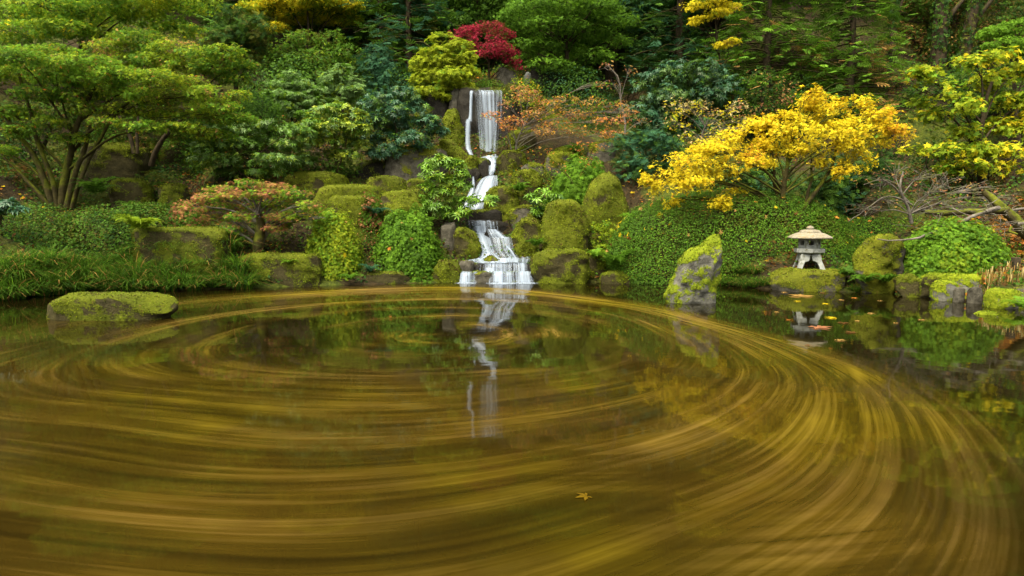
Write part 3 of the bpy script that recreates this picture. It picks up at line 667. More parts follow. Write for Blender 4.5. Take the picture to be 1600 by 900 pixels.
# right bank by the falls
rock('wide moss block at the water right of the bottom spills', [(389, 848, 905), (393, 836, 916), (405, 832, 918), (425, 833, 918), (442, 838, 914)], 16.7, .8, BROWNROCK, .62, .22, power=4, res=(34, 48))
rock('small moss stone right of the wide moss block', box_prof(916, 397, 946, 442), 16.9, .9, BROWNROCK, .5, res=(22, 30))
rock('low brown stone at the waterline left of the clipped hedge', box_prof(938, 424, 985, 443), 16.4, .8, BROWNROCK, .45, res=(18, 30))
rock('upright block of stone thick with olive moss beside the falls', [(313, 868, 895), (319, 857, 905), (330, 853, 914), (360, 851, 919), (390, 850, 917)], 17.3, .8, BROWNROCK, .75, .12, power=3.6, res=(40, 48))
rock('triangular mossy peak stone behind the upright block', [(272, 938, 950), (280, 928, 960), (295, 919, 968), (312, 912, 974), (340, 906, 982)], 18.0, .8, BROWNROCK, .8, .12, power=2.6, res=(36, 44), top=.05)
rock('green boulder right of the lower cascade', [(343, 812, 838), (352, 804, 848), (370, 799, 853), (388, 800, 853), (404, 803, 850)], 17.7, .8, BROWNROCK, .6, .15, res=(34, 44))
rock('moss capped overhanging stone above the green boulder', [(322, 803, 842), (328, 796, 850), (338, 797, 850), (354, 801, 846)], 18.3, .8, ROCK, .5, .2)
rock('moss boulder beside the middle cascade', [(293, 768, 800), (300, 760, 808), (315, 758, 812), (332, 760, 812)], 18.9, .8, BROWNROCK, .55, .2)
rock('dome of moss at the foot of the tall fall', [(238, 786, 810), (245, 778, 822), (258, 776, 824), (272, 779, 824)], 20.3, .8, BROWNROCK, .5, .16)
rock('brown stone right of the moss dome', box_prof(812, 255, 852, 292), 19.8, .8, ROCK, .2, .2)
rock('grey brown ledge stone under the orange maple', box_prof(846, 242, 902, 280), 20.0, .8, ROCK, .45, .2)
rock('grey stone with a moss cap below the pale twiggy maple', box_prof(914, 223, 958, 258), 20.1, .8, ROCK, .2, .15, power=4)
rock('low moss cushion between the dome and the rhododendron', box_prof(800, 268, 845, 300), 19.3, .9, BROWNROCK, .7)
rock('moss cushion above the bright green bush', box_prof(862, 232, 915, 262), 20.6, .9, BROWNROCK, .7)
rock('dark stone under the orange maple, nearest the tall fall', box_prof(792, 205, 838, 246), 20.9, .8, BROWNROCK, .45)
rock('mossy shoulder stone at the right lip of the tall fall', box_prof(784, 134, 826, 190), 21.6, .8, WETROCK, .2, .2)
rock('dark mossy stone behind the orange maple', box_prof(815, 160, 880, 215), 22.0, .8, BROWNROCK, .6, .2)
# the stream bed
rock('black wet cliff behind the tall fall', [(141, 722, 800), (146, 718, 804), (200, 716, 806), (262, 714, 808)], 21.9, .9, WETROCK, .0, .1, power=6, cuts=3, res=(40, 50))
rock('square dark stone splitting the stream under the tall fall', box_prof(742, 247, 768, 300), 20.2, .9, WETROCK, .05, .15, power=4)
rock('rust brown wet stone left of the middle cascade', box_prof(722, 262, 752, 330), 19.9, .9, WETROCK, .1, .2)
rock('smooth wet stone under the bulge of the middle cascade', box_prof(738, 280, 780, 332), 19.6, .8, WETROCK, -.1, .1)
rock('long dark lip stone over the lower cascade', box_prof(728, 328, 795, 348, .03, .03), 18.75, .5, WETROCK, .1, .14, power=5, res=(20, 50))
rock('black stepped stone behind the lower cascade', [(345, 728, 806), (362, 728, 806), (382, 735, 812), (410, 722, 826)], 18.75, .5, WETROCK, -.3, .12, power=5, res=(30, 50))
rock('wet dark boulder the lower cascade fans over', [(357, 760, 774), (363, 756, 782), (380, 758, 792), (406, 756, 800)], 18.05, .5, WETROCK, -.5, .12)
rock('pointed dark stone standing in the right of the lower cascade', [(386, 786, 792), (393, 782, 799), (406, 780, 806)], 17.55, .7, WETROCK, -.4, .12, res=(20, 26), top=.05)
rock('small moss stone in the run off above the bottom spills', [(400, 762, 772), (404, 757, 778), (409, 755, 782)], 17.1, .7, ROCK, .3, .12, res=(14, 24))
rock('flat dark ledge slab above the bottom spills', [(411, 735, 832), (414, 730, 836), (426, 730, 836)], 17.15, .35, WETROCK, -.2, .08, power=6, res=(16, 60))
rock('low ledge slab at the pond under the bottom spills', [(424, 706, 838), (427, 702, 840), (441, 702, 840)], 16.85, .14, WETROCK, .1, .1, power=7, res=(16, 70))
rock('pale rounded stone between the bottom spills', box_prof(739, 425, 771, 440), 16.6, .5, ROCK, .1, .15, res=(18, 30))
rock('green boulder left of the lower cascade', [(356, 716, 736), (364, 712, 744), (380, 711, 751), (395, 712, 753), (406, 714, 750)], 17.5, .8, BROWNROCK, .7, .14, res=(34, 44))
rock('sloping plain grey slab left of the green boulder', [(348, 694, 712), (360, 690, 714), (385, 688, 717), (408, 688, 722)], 17.7, .8, ROCK, -.7, .12, res=(30, 36))
rock('low moss stone left of the bottom spills', box_prof(676, 407, 722, 440), 16.8, .8, BROWNROCK, .65, .2)
rock('brown leaf strewn ledge stone between spills and moss stone', box_prof(716, 407, 742, 426), 16.9, .8, ROCK, -.2, .2, res=(18, 30))
# left bank
rock('large flat topped stone with a moss cap above the green azalea', [(299, 612, 658), (304, 604, 668), (320, 601, 674), (345, 600, 677), (362, 600, 678)], 18.2, .8, BROWNROCK, .42, .14, power=4.5, res=(40, 48))
rock('square moss stone behind the flat topped stone', box_prof(576, 276, 640, 315), 18.9, .8, BROWNROCK, .7, .15, power=4)
rock('small moss stone right of the square moss stone', box_prof(636, 281, 672, 305), 18.9, .8, BROWNROCK, .6, .15, power=4)
rock('long flat moss stone under the leaning shrub stems', box_prof(452, 271, 548, 302, .1, .1), 19.0, .6, BROWNROCK, .65, .15, power=4, res=(24, 48))
rock('second flat moss stone in front of the long one', box_prof(496, 291, 604, 322, .08, .08), 18.4, .6, BROWNROCK, .75, .15, power=4, res=(24, 48))
rock('bright moss block left of the green azalea', box_prof(517, 308, 588, 352, .05, .05), 17.8, .8, BROWNROCK, .75, .15, power=4.5)
rock('dark cracked boulder under the bluish rhododendron', [(231, 625, 690), (240, 612, 700), (260, 606, 704), (288, 606, 706)], 20.2, .8, ROCK, .15, .2, res=(34, 44))
rock('dark stone left of the cracked boulder', box_prof(560, 252, 612, 285), 20.0, .8, WETROCK, .3, .2)
rock('tall moss column beside the tall fall', [(173, 700, 716), (182, 694, 722), (210, 690, 727), (240, 692, 728)], 21.0, .8, BROWNROCK, .8, .16, power=2.6)
rock('sloping moss bank stone left of the stream', [(212, 692, 704), (225, 690, 716), (242, 690, 730), (262, 692, 742), (284, 694, 742)], 20.4, .7, BROWNROCK, .85, .14, top=.05)
rock('round moss cushion at the foot of the side stream', box_prof(724, 244, 747, 264), 20.1, .9, BROWNROCK, .9, res=(20, 28))
rock('pale angular stone under the lime camellia', box_prof(704, 137, 728, 176), 21.7, .8, ROCK, -.3, .15)
rock('dark cliff stone under the lime camellia', box_prof(652, 140, 712, 215), 22.0, .8, WETROCK, .3, .2)
rock('grey brown stone at the back above the tall fall', [(106, 781, 800), (116, 776, 808), (140, 774, 812)], 23.2, .8, ROCK, .1)
rock('dark boulder at the back right of the red maple', box_prof(825, 103, 870, 128), 24.2, .8, WETROCK, .1)
rock('long mossy block behind the grass on the left bank', [(356, 224, 345), (360, 217, 354), (373, 214, 357), (391, 214, 358)], 15.65, .5, BROWNROCK, .55, .15, power=5, res=(26, 60))
rock('mossy block at the pond edge in front of the weeping maple', [(398, 388, 500), (404, 378, 510), (425, 376, 513), (446, 380, 514)], 15.9, .4, BROWNROCK, .42, .2, power=4, res=(28, 60))
rock('low brown bank stone below the green azalea', box_prof(560, 424, 645, 446, .05, .05), 16.4, .4, BROWNROCK, .3, .22, res=(20, 48))
rock('dark shaded boulder behind the left maple trunks', [(226, 165, 215), (233, 152, 230), (255, 148, 237), (300, 147, 239)], 19.4, .8, BROWNROCK, .35, .12, power=3.6, res=(34, 44))
rock('tan mossy boulder high behind the leaning left trunk', box_prof(236, 197, 302, 240), 21.6, .8, BROWNROCK, .45, .15)
rock('second tan boulder just right below the first', box_prof(222, 222, 262, 250), 21.2, .8, BROWNROCK, .35, .15)
rock('shaded stone left behind the weeping maple', box_prof(258, 288, 300, 325), 17.6, .8, BROWNROCK, .4, .15)
rock('shaded low stone right of the dark boulder', box_prof(186, 282, 250, 325), 18.2, .8, BROWNROCK, .3, .2)

# unidentified small blue-grey upright shape at the back, built as a stone
rock('small blue grey upright stone far behind the tall fall', [(112, 821, 826), (116, 818, 830), (126, 818, 830)], 24, .6, LANTERN, 0, .1, res=(14, 16))

# ------------------------------------------------------------------ stone lantern
Yl = 15.1; base = at(1263, 421, Yl); k = m(Yl)
t = thing('stone_lantern', 'pale stone lantern with a wide roof on four splayed legs above the pond', 'lantern', base, None, math.radians(-11))
def poly_prism(r0, r1, z0, z1, sides, rot=0, extra=()):
    ring = [(r0, z0)] + list(extra) + [(r1, z1)]; V, Fc = [], []
    for r, z in ring:
        V += [(r * math.cos(rot + 2 * math.pi * q / sides), r * math.sin(rot + 2 * math.pi * q / sides), z) for q in range(sides)]
    for a in range(len(ring) - 1):
        for q in range(sides): Fc.append((a * sides + q, a * sides + (q + 1) % sides, (a + 1) * sides + (q + 1) % sides, (a + 1) * sides + q))
    Fc.append(tuple(range(sides))[::-1]); Fc.append(tuple((len(ring) - 1) * sides + q for q in range(sides)))
    return V, Fc
def solid(name, V, Fc, mat, parent, bev=.008, seg=2):
    o = obj(name, mesh(name, V, Fc, mat), parent)
    if bev: b = o.modifiers.new('bevel', 'BEVEL'); b.width = bev; b.segments = seg
    return o
h = lambda py: at(1263, py, Yl)[2] - base[2]
zt, za, zb = h(397), h(408), -.05
for q in range(4):                                       # legs: square post flaring outwards, arched on the inside
    a = math.radians(45 + 90 * q); V = []; prof = [(zb, .43, .115), (0.0, .42, .11), (za * .5, .375, .105), (za * .95, .335, .115), (za * 1.12, .32, .19), (zt - .012, .29, .29)]
    for z, r, wdt in prof:
        c = r * .7071
        for sx_, sy_ in ((0, 0), (-wdt, 0), (-wdt, -wdt), (0, -wdt)):
            X, Y_ = c + sx_, c + sy_
            X, Y_ = max(X, .006), max(Y_, .006)
            V.append((X * math.cos(a - math.pi / 4) - Y_ * math.sin(a - math.pi / 4), X * math.sin(a - math.pi / 4) + Y_ * math.cos(a - math.pi / 4), z))
    Fc = [(3, 2, 1, 0), tuple(20 + i for i in range(4))]
    for r in range(5):
        for s in range(4): Fc.append((r * 4 + s, r * 4 + (s + 1) % 4, r * 4 + 4 + (s + 1) % 4, r * 4 + 4 + s))
    solid('leg', V, Fc, LANTERN, t, .012)
solid('leg_crown', *poly_prism(.3, .25, zt - .015, zt + .025, 4, math.pi / 4), LANTERN, t, .012)
solid('platform', *poly_prism(.29, .335, h(395.5), h(388), 6, math.pi / 6, [(.335, h(394))]), LANTERN, t, .006)
ch = obj('light_chamber', mesh('light_chamber', *poly_prism(.232, .232, h(387.9), h(386.4), 6, math.pi / 6), LANTERN), t); ch.rotation_euler.z = math.radians(30)
r = .235; z0, z1 = h(386.4), h(373.2); apo = r * math.cos(math.pi / 6)
for q in range(6):                                       # each wall: a framed opening
    a = math.pi / 3 * q; V, Fc = [], []
    hw = r / 2 - .001
    def bx(u0, u1, w0, w1):
        b = len(V)
        for u, w_, d in [(u0, w0, 0), (u1, w0, 0), (u1, w1, 0), (u0, w1, 0), (u0, w0, -.035), (u1, w0, -.035), (u1, w1, -.035), (u0, w1, -.035)]:
            X, Y_ = apo + d, u * (1 + d / apo); V.append((X * math.cos(a) - Y_ * math.sin(a), X * math.sin(a) + Y_ * math.cos(a), w_))
        Fc.extend([tuple(b + i for i in f) for f in [(0, 1, 2, 3), (7, 6, 5, 4), (0, 4, 5, 1), (1, 5, 6, 2), (2, 6, 7, 3), (3, 7, 4, 0)]])
    ww = hw * .5; zl, zh = z0 + (z1 - z0) * .28, z0 + (z1 - z0) * .78
    bx(-hw, -ww, z0, z1); bx(ww, hw, z0, z1); bx(-ww, ww, z0, zl); bx(-ww, ww, zh, z1)
    obj('window', mesh('window', V, Fc, LANTERN), ch)
solid('roof', *poly_prism(.27, .13, h(373.2), h(361), 6, math.pi / 6, [(.475, h(372.6)), (.487, h(371.2)), (.47, h(369.6)), (.33, h(365)), (.22, h(362.6))]), ROOFSTONE, t, .006)
solid('roof_cap', *poly_prism(.235, .12, h(363.2), h(358.6), 6, math.pi / 6, [(.24, h(362)), (.2, h(359.8))]), ROOFSTONE, t, .006)
solid('finial', *poly_prism(.05, .015, h(358.8), h(352.6), 12, 0, [(.078, h(357.5)), (.083, h(356)), (.06, h(354))]), ROOFSTONE, t, .004)
# ------------------------------------------------------------------ trees and shrubs: the right side
base = at(1228, 352, 16.6)
gold = [(1035, 272, 38, 20), (1025, 290, 30, 16), (1080, 255, 45, 20), (1075, 285, 45, 18), (1110, 235, 42, 18), (1120, 270, 45, 20), (1125, 318, 26, 14), (1150, 215, 40, 17),
        (1165, 250, 45, 20), (1195, 195, 42, 18), (1205, 228, 42, 20), (1240, 205, 40, 20), (1275, 165, 42, 20), (1290, 190, 45, 20), (1285, 225, 42, 20),
        (1265, 145, 24, 14), (1330, 165, 42, 18), (1345, 195, 42, 20), (1330, 225, 36, 18), (1380, 185, 36, 18), (1390, 215, 34, 18), (1398, 200, 28, 16), (1345, 250, 30, 18), (1320, 268, 24, 16), (1055, 318, 20, 10),
        (1040, 335, 14, 8), (1230, 185, 30, 14), (1248, 235, 26, 12), (1195, 255, 24, 11), (1150, 300, 20, 9), (1285, 255, 22, 10), (1310, 205, 40, 18), (1010, 282, 14, 10)]
t = plant('maple_tree', 'spreading golden yellow Japanese maple rising from the clipped hedge', 'tree', base, px_pads(gold, 16.2, .7, .8),
      [('yellow', 7), ('gold', 4), ('amber', .3)], STAR3, .056, 780, LEAF, MOSSBARK, [base - [0, 0, .3], at(1228, 330, 16.5), at(1222, 300, 16.4), at(1228, 262, 16.3), at(1240, 215, 16.2)], .085, hole=.53, twig=8, freq=.9, up=.5, hf=5, shell=.15, limbs=2)
for pts, r0 in [([(1250, 350), (1258, 320), (1285, 290), (1300, 260), (1305, 225)], .07), ([(1215, 345), (1205, 315), (1185, 300), (1160, 295), (1125, 285)], .06), ([(1255, 335), (1262, 300), (1270, 275), (1268, 240)], .05), ([(1222, 330), (1212, 295), (1208, 265), (1206, 230)], .055), ([(1290, 285), (1318, 268), (1345, 240)], .03)]:
    wd = Wood(); wd.tube(wiggle([at(x, y, 16.5 - .05 * q) for q, (x, y) in enumerate(pts)], 14, .06, int(r0 * 999)), np.linspace(r0, r0 * .35, 14), 7); wd.build('branch', MOSSBARK, t, base)

mound('clipped_hedge', 'long clipped green hedge mound filling the bank behind the pond stone', 'hedge', (945, 300, 1350, 432), 16.9, [('mid', 3), ('green', 4), ('bright', 1.5), ('olive', 1)], SMALL, .038, 78000, LEAF, power=2.6, deep=.36, lump=.035, thick=.12, rough=.36, litter=170, freq=2, asym=-.02)
mound('clipped_hedge', 'lower clipped hedge running on between hooded boulder and round azalea', 'hedge', (1255, 338, 1545, 428), 17.2, [('mid', 2), ('green', 4), ('bright', 2), ('yg', .6)], SMALL, .038, 40000, LEAF, power=2.8, deep=.4, lump=.035, thick=.12, rough=.36, litter=110, freq=2)
mound('azalea_shrub', 'round bright green azalea at the right pond bank', 'shrub', (1410, 343, 1566, 424), 14.3, [('green', 2), ('bright', 4), ('lime', 1.2)], STAR5, .056, 15000, LEAF, lump=.12, deep=.75, litter=14)
# bare maple and the mossy leaning limb at the right
base = at(1425, 335, 15.8)
t = plant('bare_maple', 'leafless pale twiggy maple leaning over the hedge at right', 'tree', base, px_pads([(1345, 325, 36, 18), (1370, 280, 36, 20), (1400, 268, 30, 20), (1440, 275, 38, 24), (1480, 285, 40, 22), (1500, 315, 42, 20), (1455, 300, 36, 20), (1380, 312, 40, 18), (1535, 295, 44, 18), (1570, 310, 36, 20), (1560, 335, 40, 16)], 15.6, .6),
      [('tan', 1), ('pink', 2), ('brown', 2)], STAR3, .045, 16, LEAF, GREYBARK, [base - [0, 0, .2], at(1418, 318, 15.7), at(1403, 295, 15.6), at(1412, 268, 15.6)], .045, twig=24)
for pts, r0 in [([(1425, 320), (1400, 306), (1372, 308), (1350, 330), (1325, 348)], .022), ([(1420, 316), (1395, 290), (1378, 278), (1350, 290)], .024), ([(1440, 328), (1470, 335), (1500, 330)], .035)]:
    wd = Wood(); wd.tube(wiggle([at(x, y, 15.7 - .05 * q) for q, (x, y) in enumerate(pts)], 12, .07, int(r0 * 999)), np.linspace(r0, r0 * .3, 12), 6); wd.build('branch', GREYBARK, t, base)
base = at(1610, 372, 14.6)
t = thing('leaning_tree', 'thick moss covered tree limb reaching in low from the right edge', 'tree', base)
for nm, pts, r0, r1, mb in [('trunk', [(1650, 395, 14.5), (1605, 368, 14.6), (1585, 342, 14.7), (1568, 325, 14.8), (1550, 310, 15), (1535, 300, 15.1)], .15, .06, MOSSBARK), ('branch', [(1575, 328, 14.75), (1545, 330, 14.8), (1510, 331, 14.9), (1470, 332, 15), (1445, 333, 15.1)], .085, .045, MOSSBARK), ('branch', [(1560, 325, 14.6), (1530, 334, 14.4), (1505, 343, 14.3), (1480, 355, 14.2), (1450, 368, 14.1), (1420, 375, 14), (1370, 372, 13.9)], .05, .012, GREYBARK),
                            ('branch', [(1590, 350, 14.4), (1610, 347, 14.3), (1640, 350, 14.2)], .05, .03, GREYBARK), ('branch', [(1580, 355, 14.4), (1577, 362, 14.3), (1590, 366, 14.2)], .03, .02, MOSSBARK), ('branch', [(1575, 330, 14.8), (1600, 326, 14.8), (1640, 330, 14.8)], .035, .02, GREYBARK)]:
    wd = Wood(); wd.tube(wiggle([at(*q) for q in pts], 18, .05, len(pts)), np.linspace(r0, r1, 18) * (1 + .25 * (fbm(np.arange(18)[:, None] * [.9, .3, .1], 3) - .5)), 10); wd.build(nm, mb, t, base)
tw = Wood()
for q in range(60):
    s0 = at(rng.uniform(1440, 1600), rng.uniform(315, 365), rng.uniform(14.2, 15)); e = s0 + rng.normal(size=3) * [.5, .4, .25]; tw.tube(wiggle([s0, (s0 + e) / 2, e], 6, .2, q), np.linspace(.01, .003, 6), 3)
tag(tw.build('twigs', GREYBARK, t, base), kind='stuff')

# big leaved yellow green maple, right
base = at(1530, 345, 18.4)
plant('bigleaf_maple', 'large leaved yellow green maple hanging over the right bank', 'tree', base,
      px_pads([(1440, 115, 34, 14), (1470, 140, 36, 16), (1525, 95, 40, 14), (1560, 85, 34, 14), (1590, 110, 34, 18), (1545, 125, 40, 16), (1500, 165, 45, 18), (1550, 160, 45, 18), (1595, 155, 35, 20), (1460, 180, 34, 16), (1505, 205, 42, 16), (1560, 195, 42, 16), (1600, 200, 34, 18), (1480, 235, 42, 14), (1530, 235, 42, 14), (1585, 235, 38, 16), (1505, 262, 42, 14), (1555, 262, 36, 14), (1475, 262, 22, 12), (1430, 235, 26, 12), (1600, 265, 30, 16), (1420, 130, 18, 10), (1440, 160, 20, 10), (1630, 180, 40, 60)], 18.0, .8),
      [('bright', 1), ('lime', 2.4), ('yg', 2.6), ('yellow', 2.2)], BIG5, .115, 120, LEAF, BARK, [base - [0, 0, .3], at(1535, 300, 18.3), at(1530, 220, 18.2), at(1545, 130, 18)], .11, hole=.47, twig=7, sharp=.5, freq=1.2, up=.35, shell=.1, hf=4, limbs=2)
base = at(1590, 330, 20.5)
plant('maple_tree', 'light green layered maple spray at the upper right edge', 'tree', base, px_pads([(1560, 50, 34, 9), (1600, 40, 40, 10), (1575, 70, 38, 10), (1610, 75, 40, 12)], 20, .5), [('green', 2), ('bright', 3)], STAR3, .07, 420, LEAF, BARK, r0=.1)

# dark shrubs behind the golden maple
base = at(1000, 268, 19)
plant('yew_shrub', 'dark green feathery yew left behind the golden maple', 'shrub', base, px_pads(cloud(945, 200, 1075, 285, 16, 20, 32, .6), 18.8, .6), [('dark', 2), ('blue', 3), ('mid', 1)], SPRAY, .16, 110, NEEDLE, BARK, r0=.06, twig=1)
base = at(1310, 335, 18.4)
plant('yew_shrub', 'shaded dark yew under the golden maple at right', 'shrub', base, px_pads(cloud(1255, 232, 1440, 345, 20, 22, 36, .6), 18.2, .7), [('dark', 4), ('mid', 2), ('blue', 1)], SPRAY, .17, 90, NEEDLE, BARK, r0=.07, twig=1)
base = at(1175, 330, 18.6)
plant('yew_shrub', 'shaded dark yew behind the golden maple trunk', 'shrub', base, px_pads(cloud(1060, 250, 1300, 345, 20, 24, 38, .6), 18.5, .6), [('dark', 4), ('mid', 2), ('blue', 1)], SPRAY, .17, 80, NEEDLE, BARK, r0=.07, twig=1)
base = at(1440, 320, 19.5)
plant('dark_shrub', 'dark brown green thicket under the yellow green maple', 'shrub', base, px_pads(cloud(1385, 205, 1610, 340, 22, 24, 40, .6), 19.6, .8), [('dark', 4), ('olive', 2), ('brown', 1)], SMALL, .07, 150, LEAF, BARK, r0=.07, twig=5, stems=4)
base = at(1090, 235, 20.5)
plant('deciduous_shrub', 'thin shrub with scattered pale yellow leaves left of the golden maple top', 'shrub', base, px_pads(cloud(1010, 140, 1185, 232, 18, 16, 26, .55), 20.2, .6), [('cream', 2), ('yellow', 1.5), ('yg', 1), ('tan', 1)], STAR3, .065, 42, LEAF, GREYBARK, r0=.04, twig=9, stems=3, hole=.3)
base = at(1060, 215, 21.8)
plant('rhododendron', 'dark glossy rhododendron mass in the middle of the slope right of the orange maple', 'shrub', base, px_pads(cloud(970, 85, 1175, 240, 26, 24, 38, .6), 21.8, .9), [('dark', 3), ('blue', 3), ('mid', 2)], WHORL, .13, 70, GLOSSY, BARK, r0=.07, twig=2, stems=4)
base = at(1185, 215, 21.4)
plant('dark_shrub', 'dim shrub with pinkish tan leaves above the golden maple', 'shrub', base, px_pads(cloud(1130, 105, 1255, 190, 14, 18, 30, .6), 21.4, .6), [('tan', 1), ('mid', 2), ('dark', 2), ('pink', .7)], STAR3, .06, 95, LEAF, BARK, r0=.05, twig=4)
# orange maple beside the falls
base = at(806, 245, 20.2)
t = plant('maple_tree', 'sparse orange and pink maple with pale twigs right of the tall fall', 'tree', base,
      px_pads([(770, 180, 22, 8), (800, 190, 26, 10), (795, 165, 20, 9), (825, 150, 26, 11), (835, 178, 28, 11), (855, 165, 26, 10), (865, 195, 28, 10), (885, 155, 24, 10), (893, 180, 28, 10), (905, 205, 28, 9), (925, 175, 26, 10), (930, 160, 24, 9), (945, 190, 28, 9), (955, 210, 26, 9), (965, 165, 22, 9), (975, 185, 22, 9), (985, 175, 14, 8), (848, 205, 20, 8), (812, 140, 20, 8), (790, 200, 14, 5), (940, 132, 16, 6)], 19.9, .6),
      [('orange', 1.6), ('pink', 3), ('tan', 3.5), ('amber', .8), ('lime', 1), ('green', .7)], STAR3, .052, 170, LEAF, GREYBARK, [base - [0, 0, .2], at(806, 232, 20.1), at(812, 205, 20), at(830, 180, 19.9)], .035, twig=9, hole=.38, stems=2)
base = at(975, 222, 20.6)
t = plant('bare_maple', 'slender pale grey forked trunk behind the orange maple', 'tree', base, px_pads([(945, 105, 18, 8), (985, 110, 16, 8), (1000, 190, 18, 8), (960, 130, 16, 8)], 20.5), [('tan', 1), ('pink', 1)], STAR3, .06, 26, LEAF, GREYBARK, [base - [0, 0, .2], at(978, 190, 20.6), at(970, 150, 20.6), at(966, 118, 20.5), at(945, 98, 20.5)], .035, twig=8)
base = at(898, 318, 18.5)
t = plant('bare_maple', 'bare mossy forked stem in front of the bright green bush', 'tree', base, px_pads([(870, 262, 22, 12), (925, 250, 20, 14), (845, 235, 26, 8), (940, 232, 18, 10), (905, 228, 22, 10)], 18.4), [('tan', 1), ('orange', 1)], STAR3, .05, 22, LEAF, MOSSBARK, [base - [0, 0, .2], at(900, 295, 18.4), at(912, 265, 18.4), at(925, 235, 18.4)], .035, twig=7)
mound('bush', 'rounded bright green leafy bush below the orange maple', 'shrub', (862, 250, 957, 318), 18.9, [('green', 2), ('bright', 4)], WHORL, .075, 4200, LEAF, lump=.28)
base = at(856, 345, 18)
plant('rhododendron', 'small large leaved rhododendron between the mossy blocks and the cascade', 'shrub', base, px_pads([(845, 300, 16, 10), (862, 305, 16, 10), (835, 310, 12, 9), (855, 320, 18, 11), (872, 318, 12, 10), (842, 330, 12, 9)], 17.8, .4), [('green', 1), ('bright', 2), ('blue', .6)], WHORL, .16, 60, GLOSSY, BARK, r0=.025, twig=2)
base = at(945, 400, 17.2)
plant('small_shrub', 'yellow green leafy shrub between upright block and clipped hedge', 'shrub', base, px_pads([(940, 350, 18, 10), (948, 365, 18, 10), (935, 375, 16, 9), (945, 385, 18, 10), (925, 360, 12, 9), (938, 395, 16, 8)], 17.1, .3), [('yg', 3), ('lime', 2), ('green', 1)], STAR3, .06, 380, LEAF, BARK, r0=.02, twig=3)
mound('moss_shrub', 'low fuzzy olive shrub behind the moss boulders right of the middle cascade', 'shrub', (790, 262, 880, 318), 19.6, [('olive', 3), ('mid', 2), ('yg', 1)], SMALL, .04, 7000, LEAF, lump=.2)

# ------------------------------------------------------------------ centre and left of the falls
base = at(695, 338, 18)
plant('rhododendron', 'bright green open rhododendron left of the middle cascade', 'shrub', base,
      px_pads([(690, 250, 20, 9), (672, 258, 16, 9), (712, 258, 18, 9), (725, 270, 14, 9), (680, 275, 22, 10), (705, 282, 20, 9), (668, 292, 18, 9), (725, 292, 14, 8), (690, 300, 22, 10), (712, 312, 20, 9), (680, 322, 22, 9), (740, 312, 16, 7), (770, 312, 16, 7), (700, 332, 22, 9), (725, 328, 16, 8), (660, 312, 14, 8)], 17.8, .5),
      [('green', 2), ('bright', 4), ('lime', .8)], WHORL, .14, 75, GLOSSY, BARK, r0=.03, twig=2, stems=4, sharp=.3)
mound('azalea_shrub', 'rounded mid green azalea left of the grey slab by the falls', 'shrub', (584, 328, 690, 428), 17, [('mid', 1), ('green', 4), ('bright', 3)], STAR5, .055, 14000, LEAF, lump=.17, litter=10)
mound('azalea_shrub', 'upright yellow green azalea right of the weeping maple', 'shrub', (478, 330, 564, 426), 16.5, [('bright', 2), ('lime', 4), ('yg', 2.5)], STAR5, .05, 12000, LEAF, lump=.2, litter=12)
base = at(708, 152, 22)
plant('camellia_shrub', 'glowing yellow green camellia beside the top of the tall fall', 'shrub', base,
      px_pads([(690, 60, 22, 10), (715, 72, 24, 11), (680, 80, 26, 12), (660, 98, 22, 11), (700, 95, 28, 13), (730, 90, 18, 12), (675, 115, 28, 12), (708, 118, 28, 12), (735, 112, 16, 11), (655, 125, 18, 10), (690, 135, 26, 10), (722, 132, 20, 9), (665, 142, 22, 8), (690, 150, 20, 7), (650, 108, 14, 9)], 21.6, .6),
      [('bright', 1.5), ('lime', 3.5), ('yg', 4.5)], WHORL, .095, 150, LEAF, BARK, r0=.06, twig=4, sharp=.7)
base = at(765, 135, 23.2)
plant('maple_tree', 'crimson red Japanese maple above the tall fall', 'tree', base,
      px_pads([(735, 48, 28, 8), (765, 42, 28, 8), (725, 60, 22, 8), (760, 60, 30, 9), (785, 52, 22, 8), (745, 74, 28, 8), (775, 72, 26, 8), (790, 82, 22, 8), (765, 84, 22, 6), (800, 96, 16, 6), (812, 104, 10, 5), (715, 52, 14, 6)], 22.9, .6),
      [('red', 4), ('crimson', 4), ('brown', .6)], STAR3, .055, 330, LEAF, BARK, r0=.05, twig=6, hole=.36, droop=.3)
base = at(890, 140, 24.6)
plant('maple_tree', 'broad layered fresh green maple at the top centre right of the red maple', 'tree', base,
      px_pads([(830, 15, 48, 12), (880, 5, 50, 14), (930, 12, 46, 13), (965, 30, 36, 12), (815, 45, 38, 12), (865, 38, 48, 13), (915, 48, 46, 13), (960, 62, 36, 11), (840, 70, 42, 12), (885, 80, 44, 12), (930, 88, 36, 11), (860, 100, 40, 10), (900, 112, 36, 10), (825, 92, 26, 9), (800, 25, 28, 12), (900, -25, 60, 16), (850, -40, 60, 18)], 24, .9),
      [('mid', 2), ('green', 4), ('bright', 2)], STAR3, .085, 210, LEAF, BARK, r0=.12, twig=4, hole=.36, droop=.2)
base = at(620, 285, 20)
plant('rhododendron', 'bluish green rhododendron with crooked stems left of the falls', 'shrub', base,
      px_pads([(600, 150, 28, 12), (630, 145, 24, 11), (580, 165, 22, 12), (615, 172, 32, 14), (648, 165, 24, 12), (590, 190, 26, 13), (630, 195, 32, 13), (665, 190, 28, 11), (600, 212, 28, 12), (580, 218, 20, 11), (640, 215, 30, 11), (680, 205, 22, 10), (610, 235, 28, 10), (585, 240, 20, 9), (660, 228, 22, 9)], 19.6, .7),
      [('blue', 5), ('mid', 2), ('green', 1.4)], WHORL, .12, 100, GLOSSY, BARK, r0=.045, twig=3, stems=5, sharp=.3)
base = at(525, 290, 19.4)
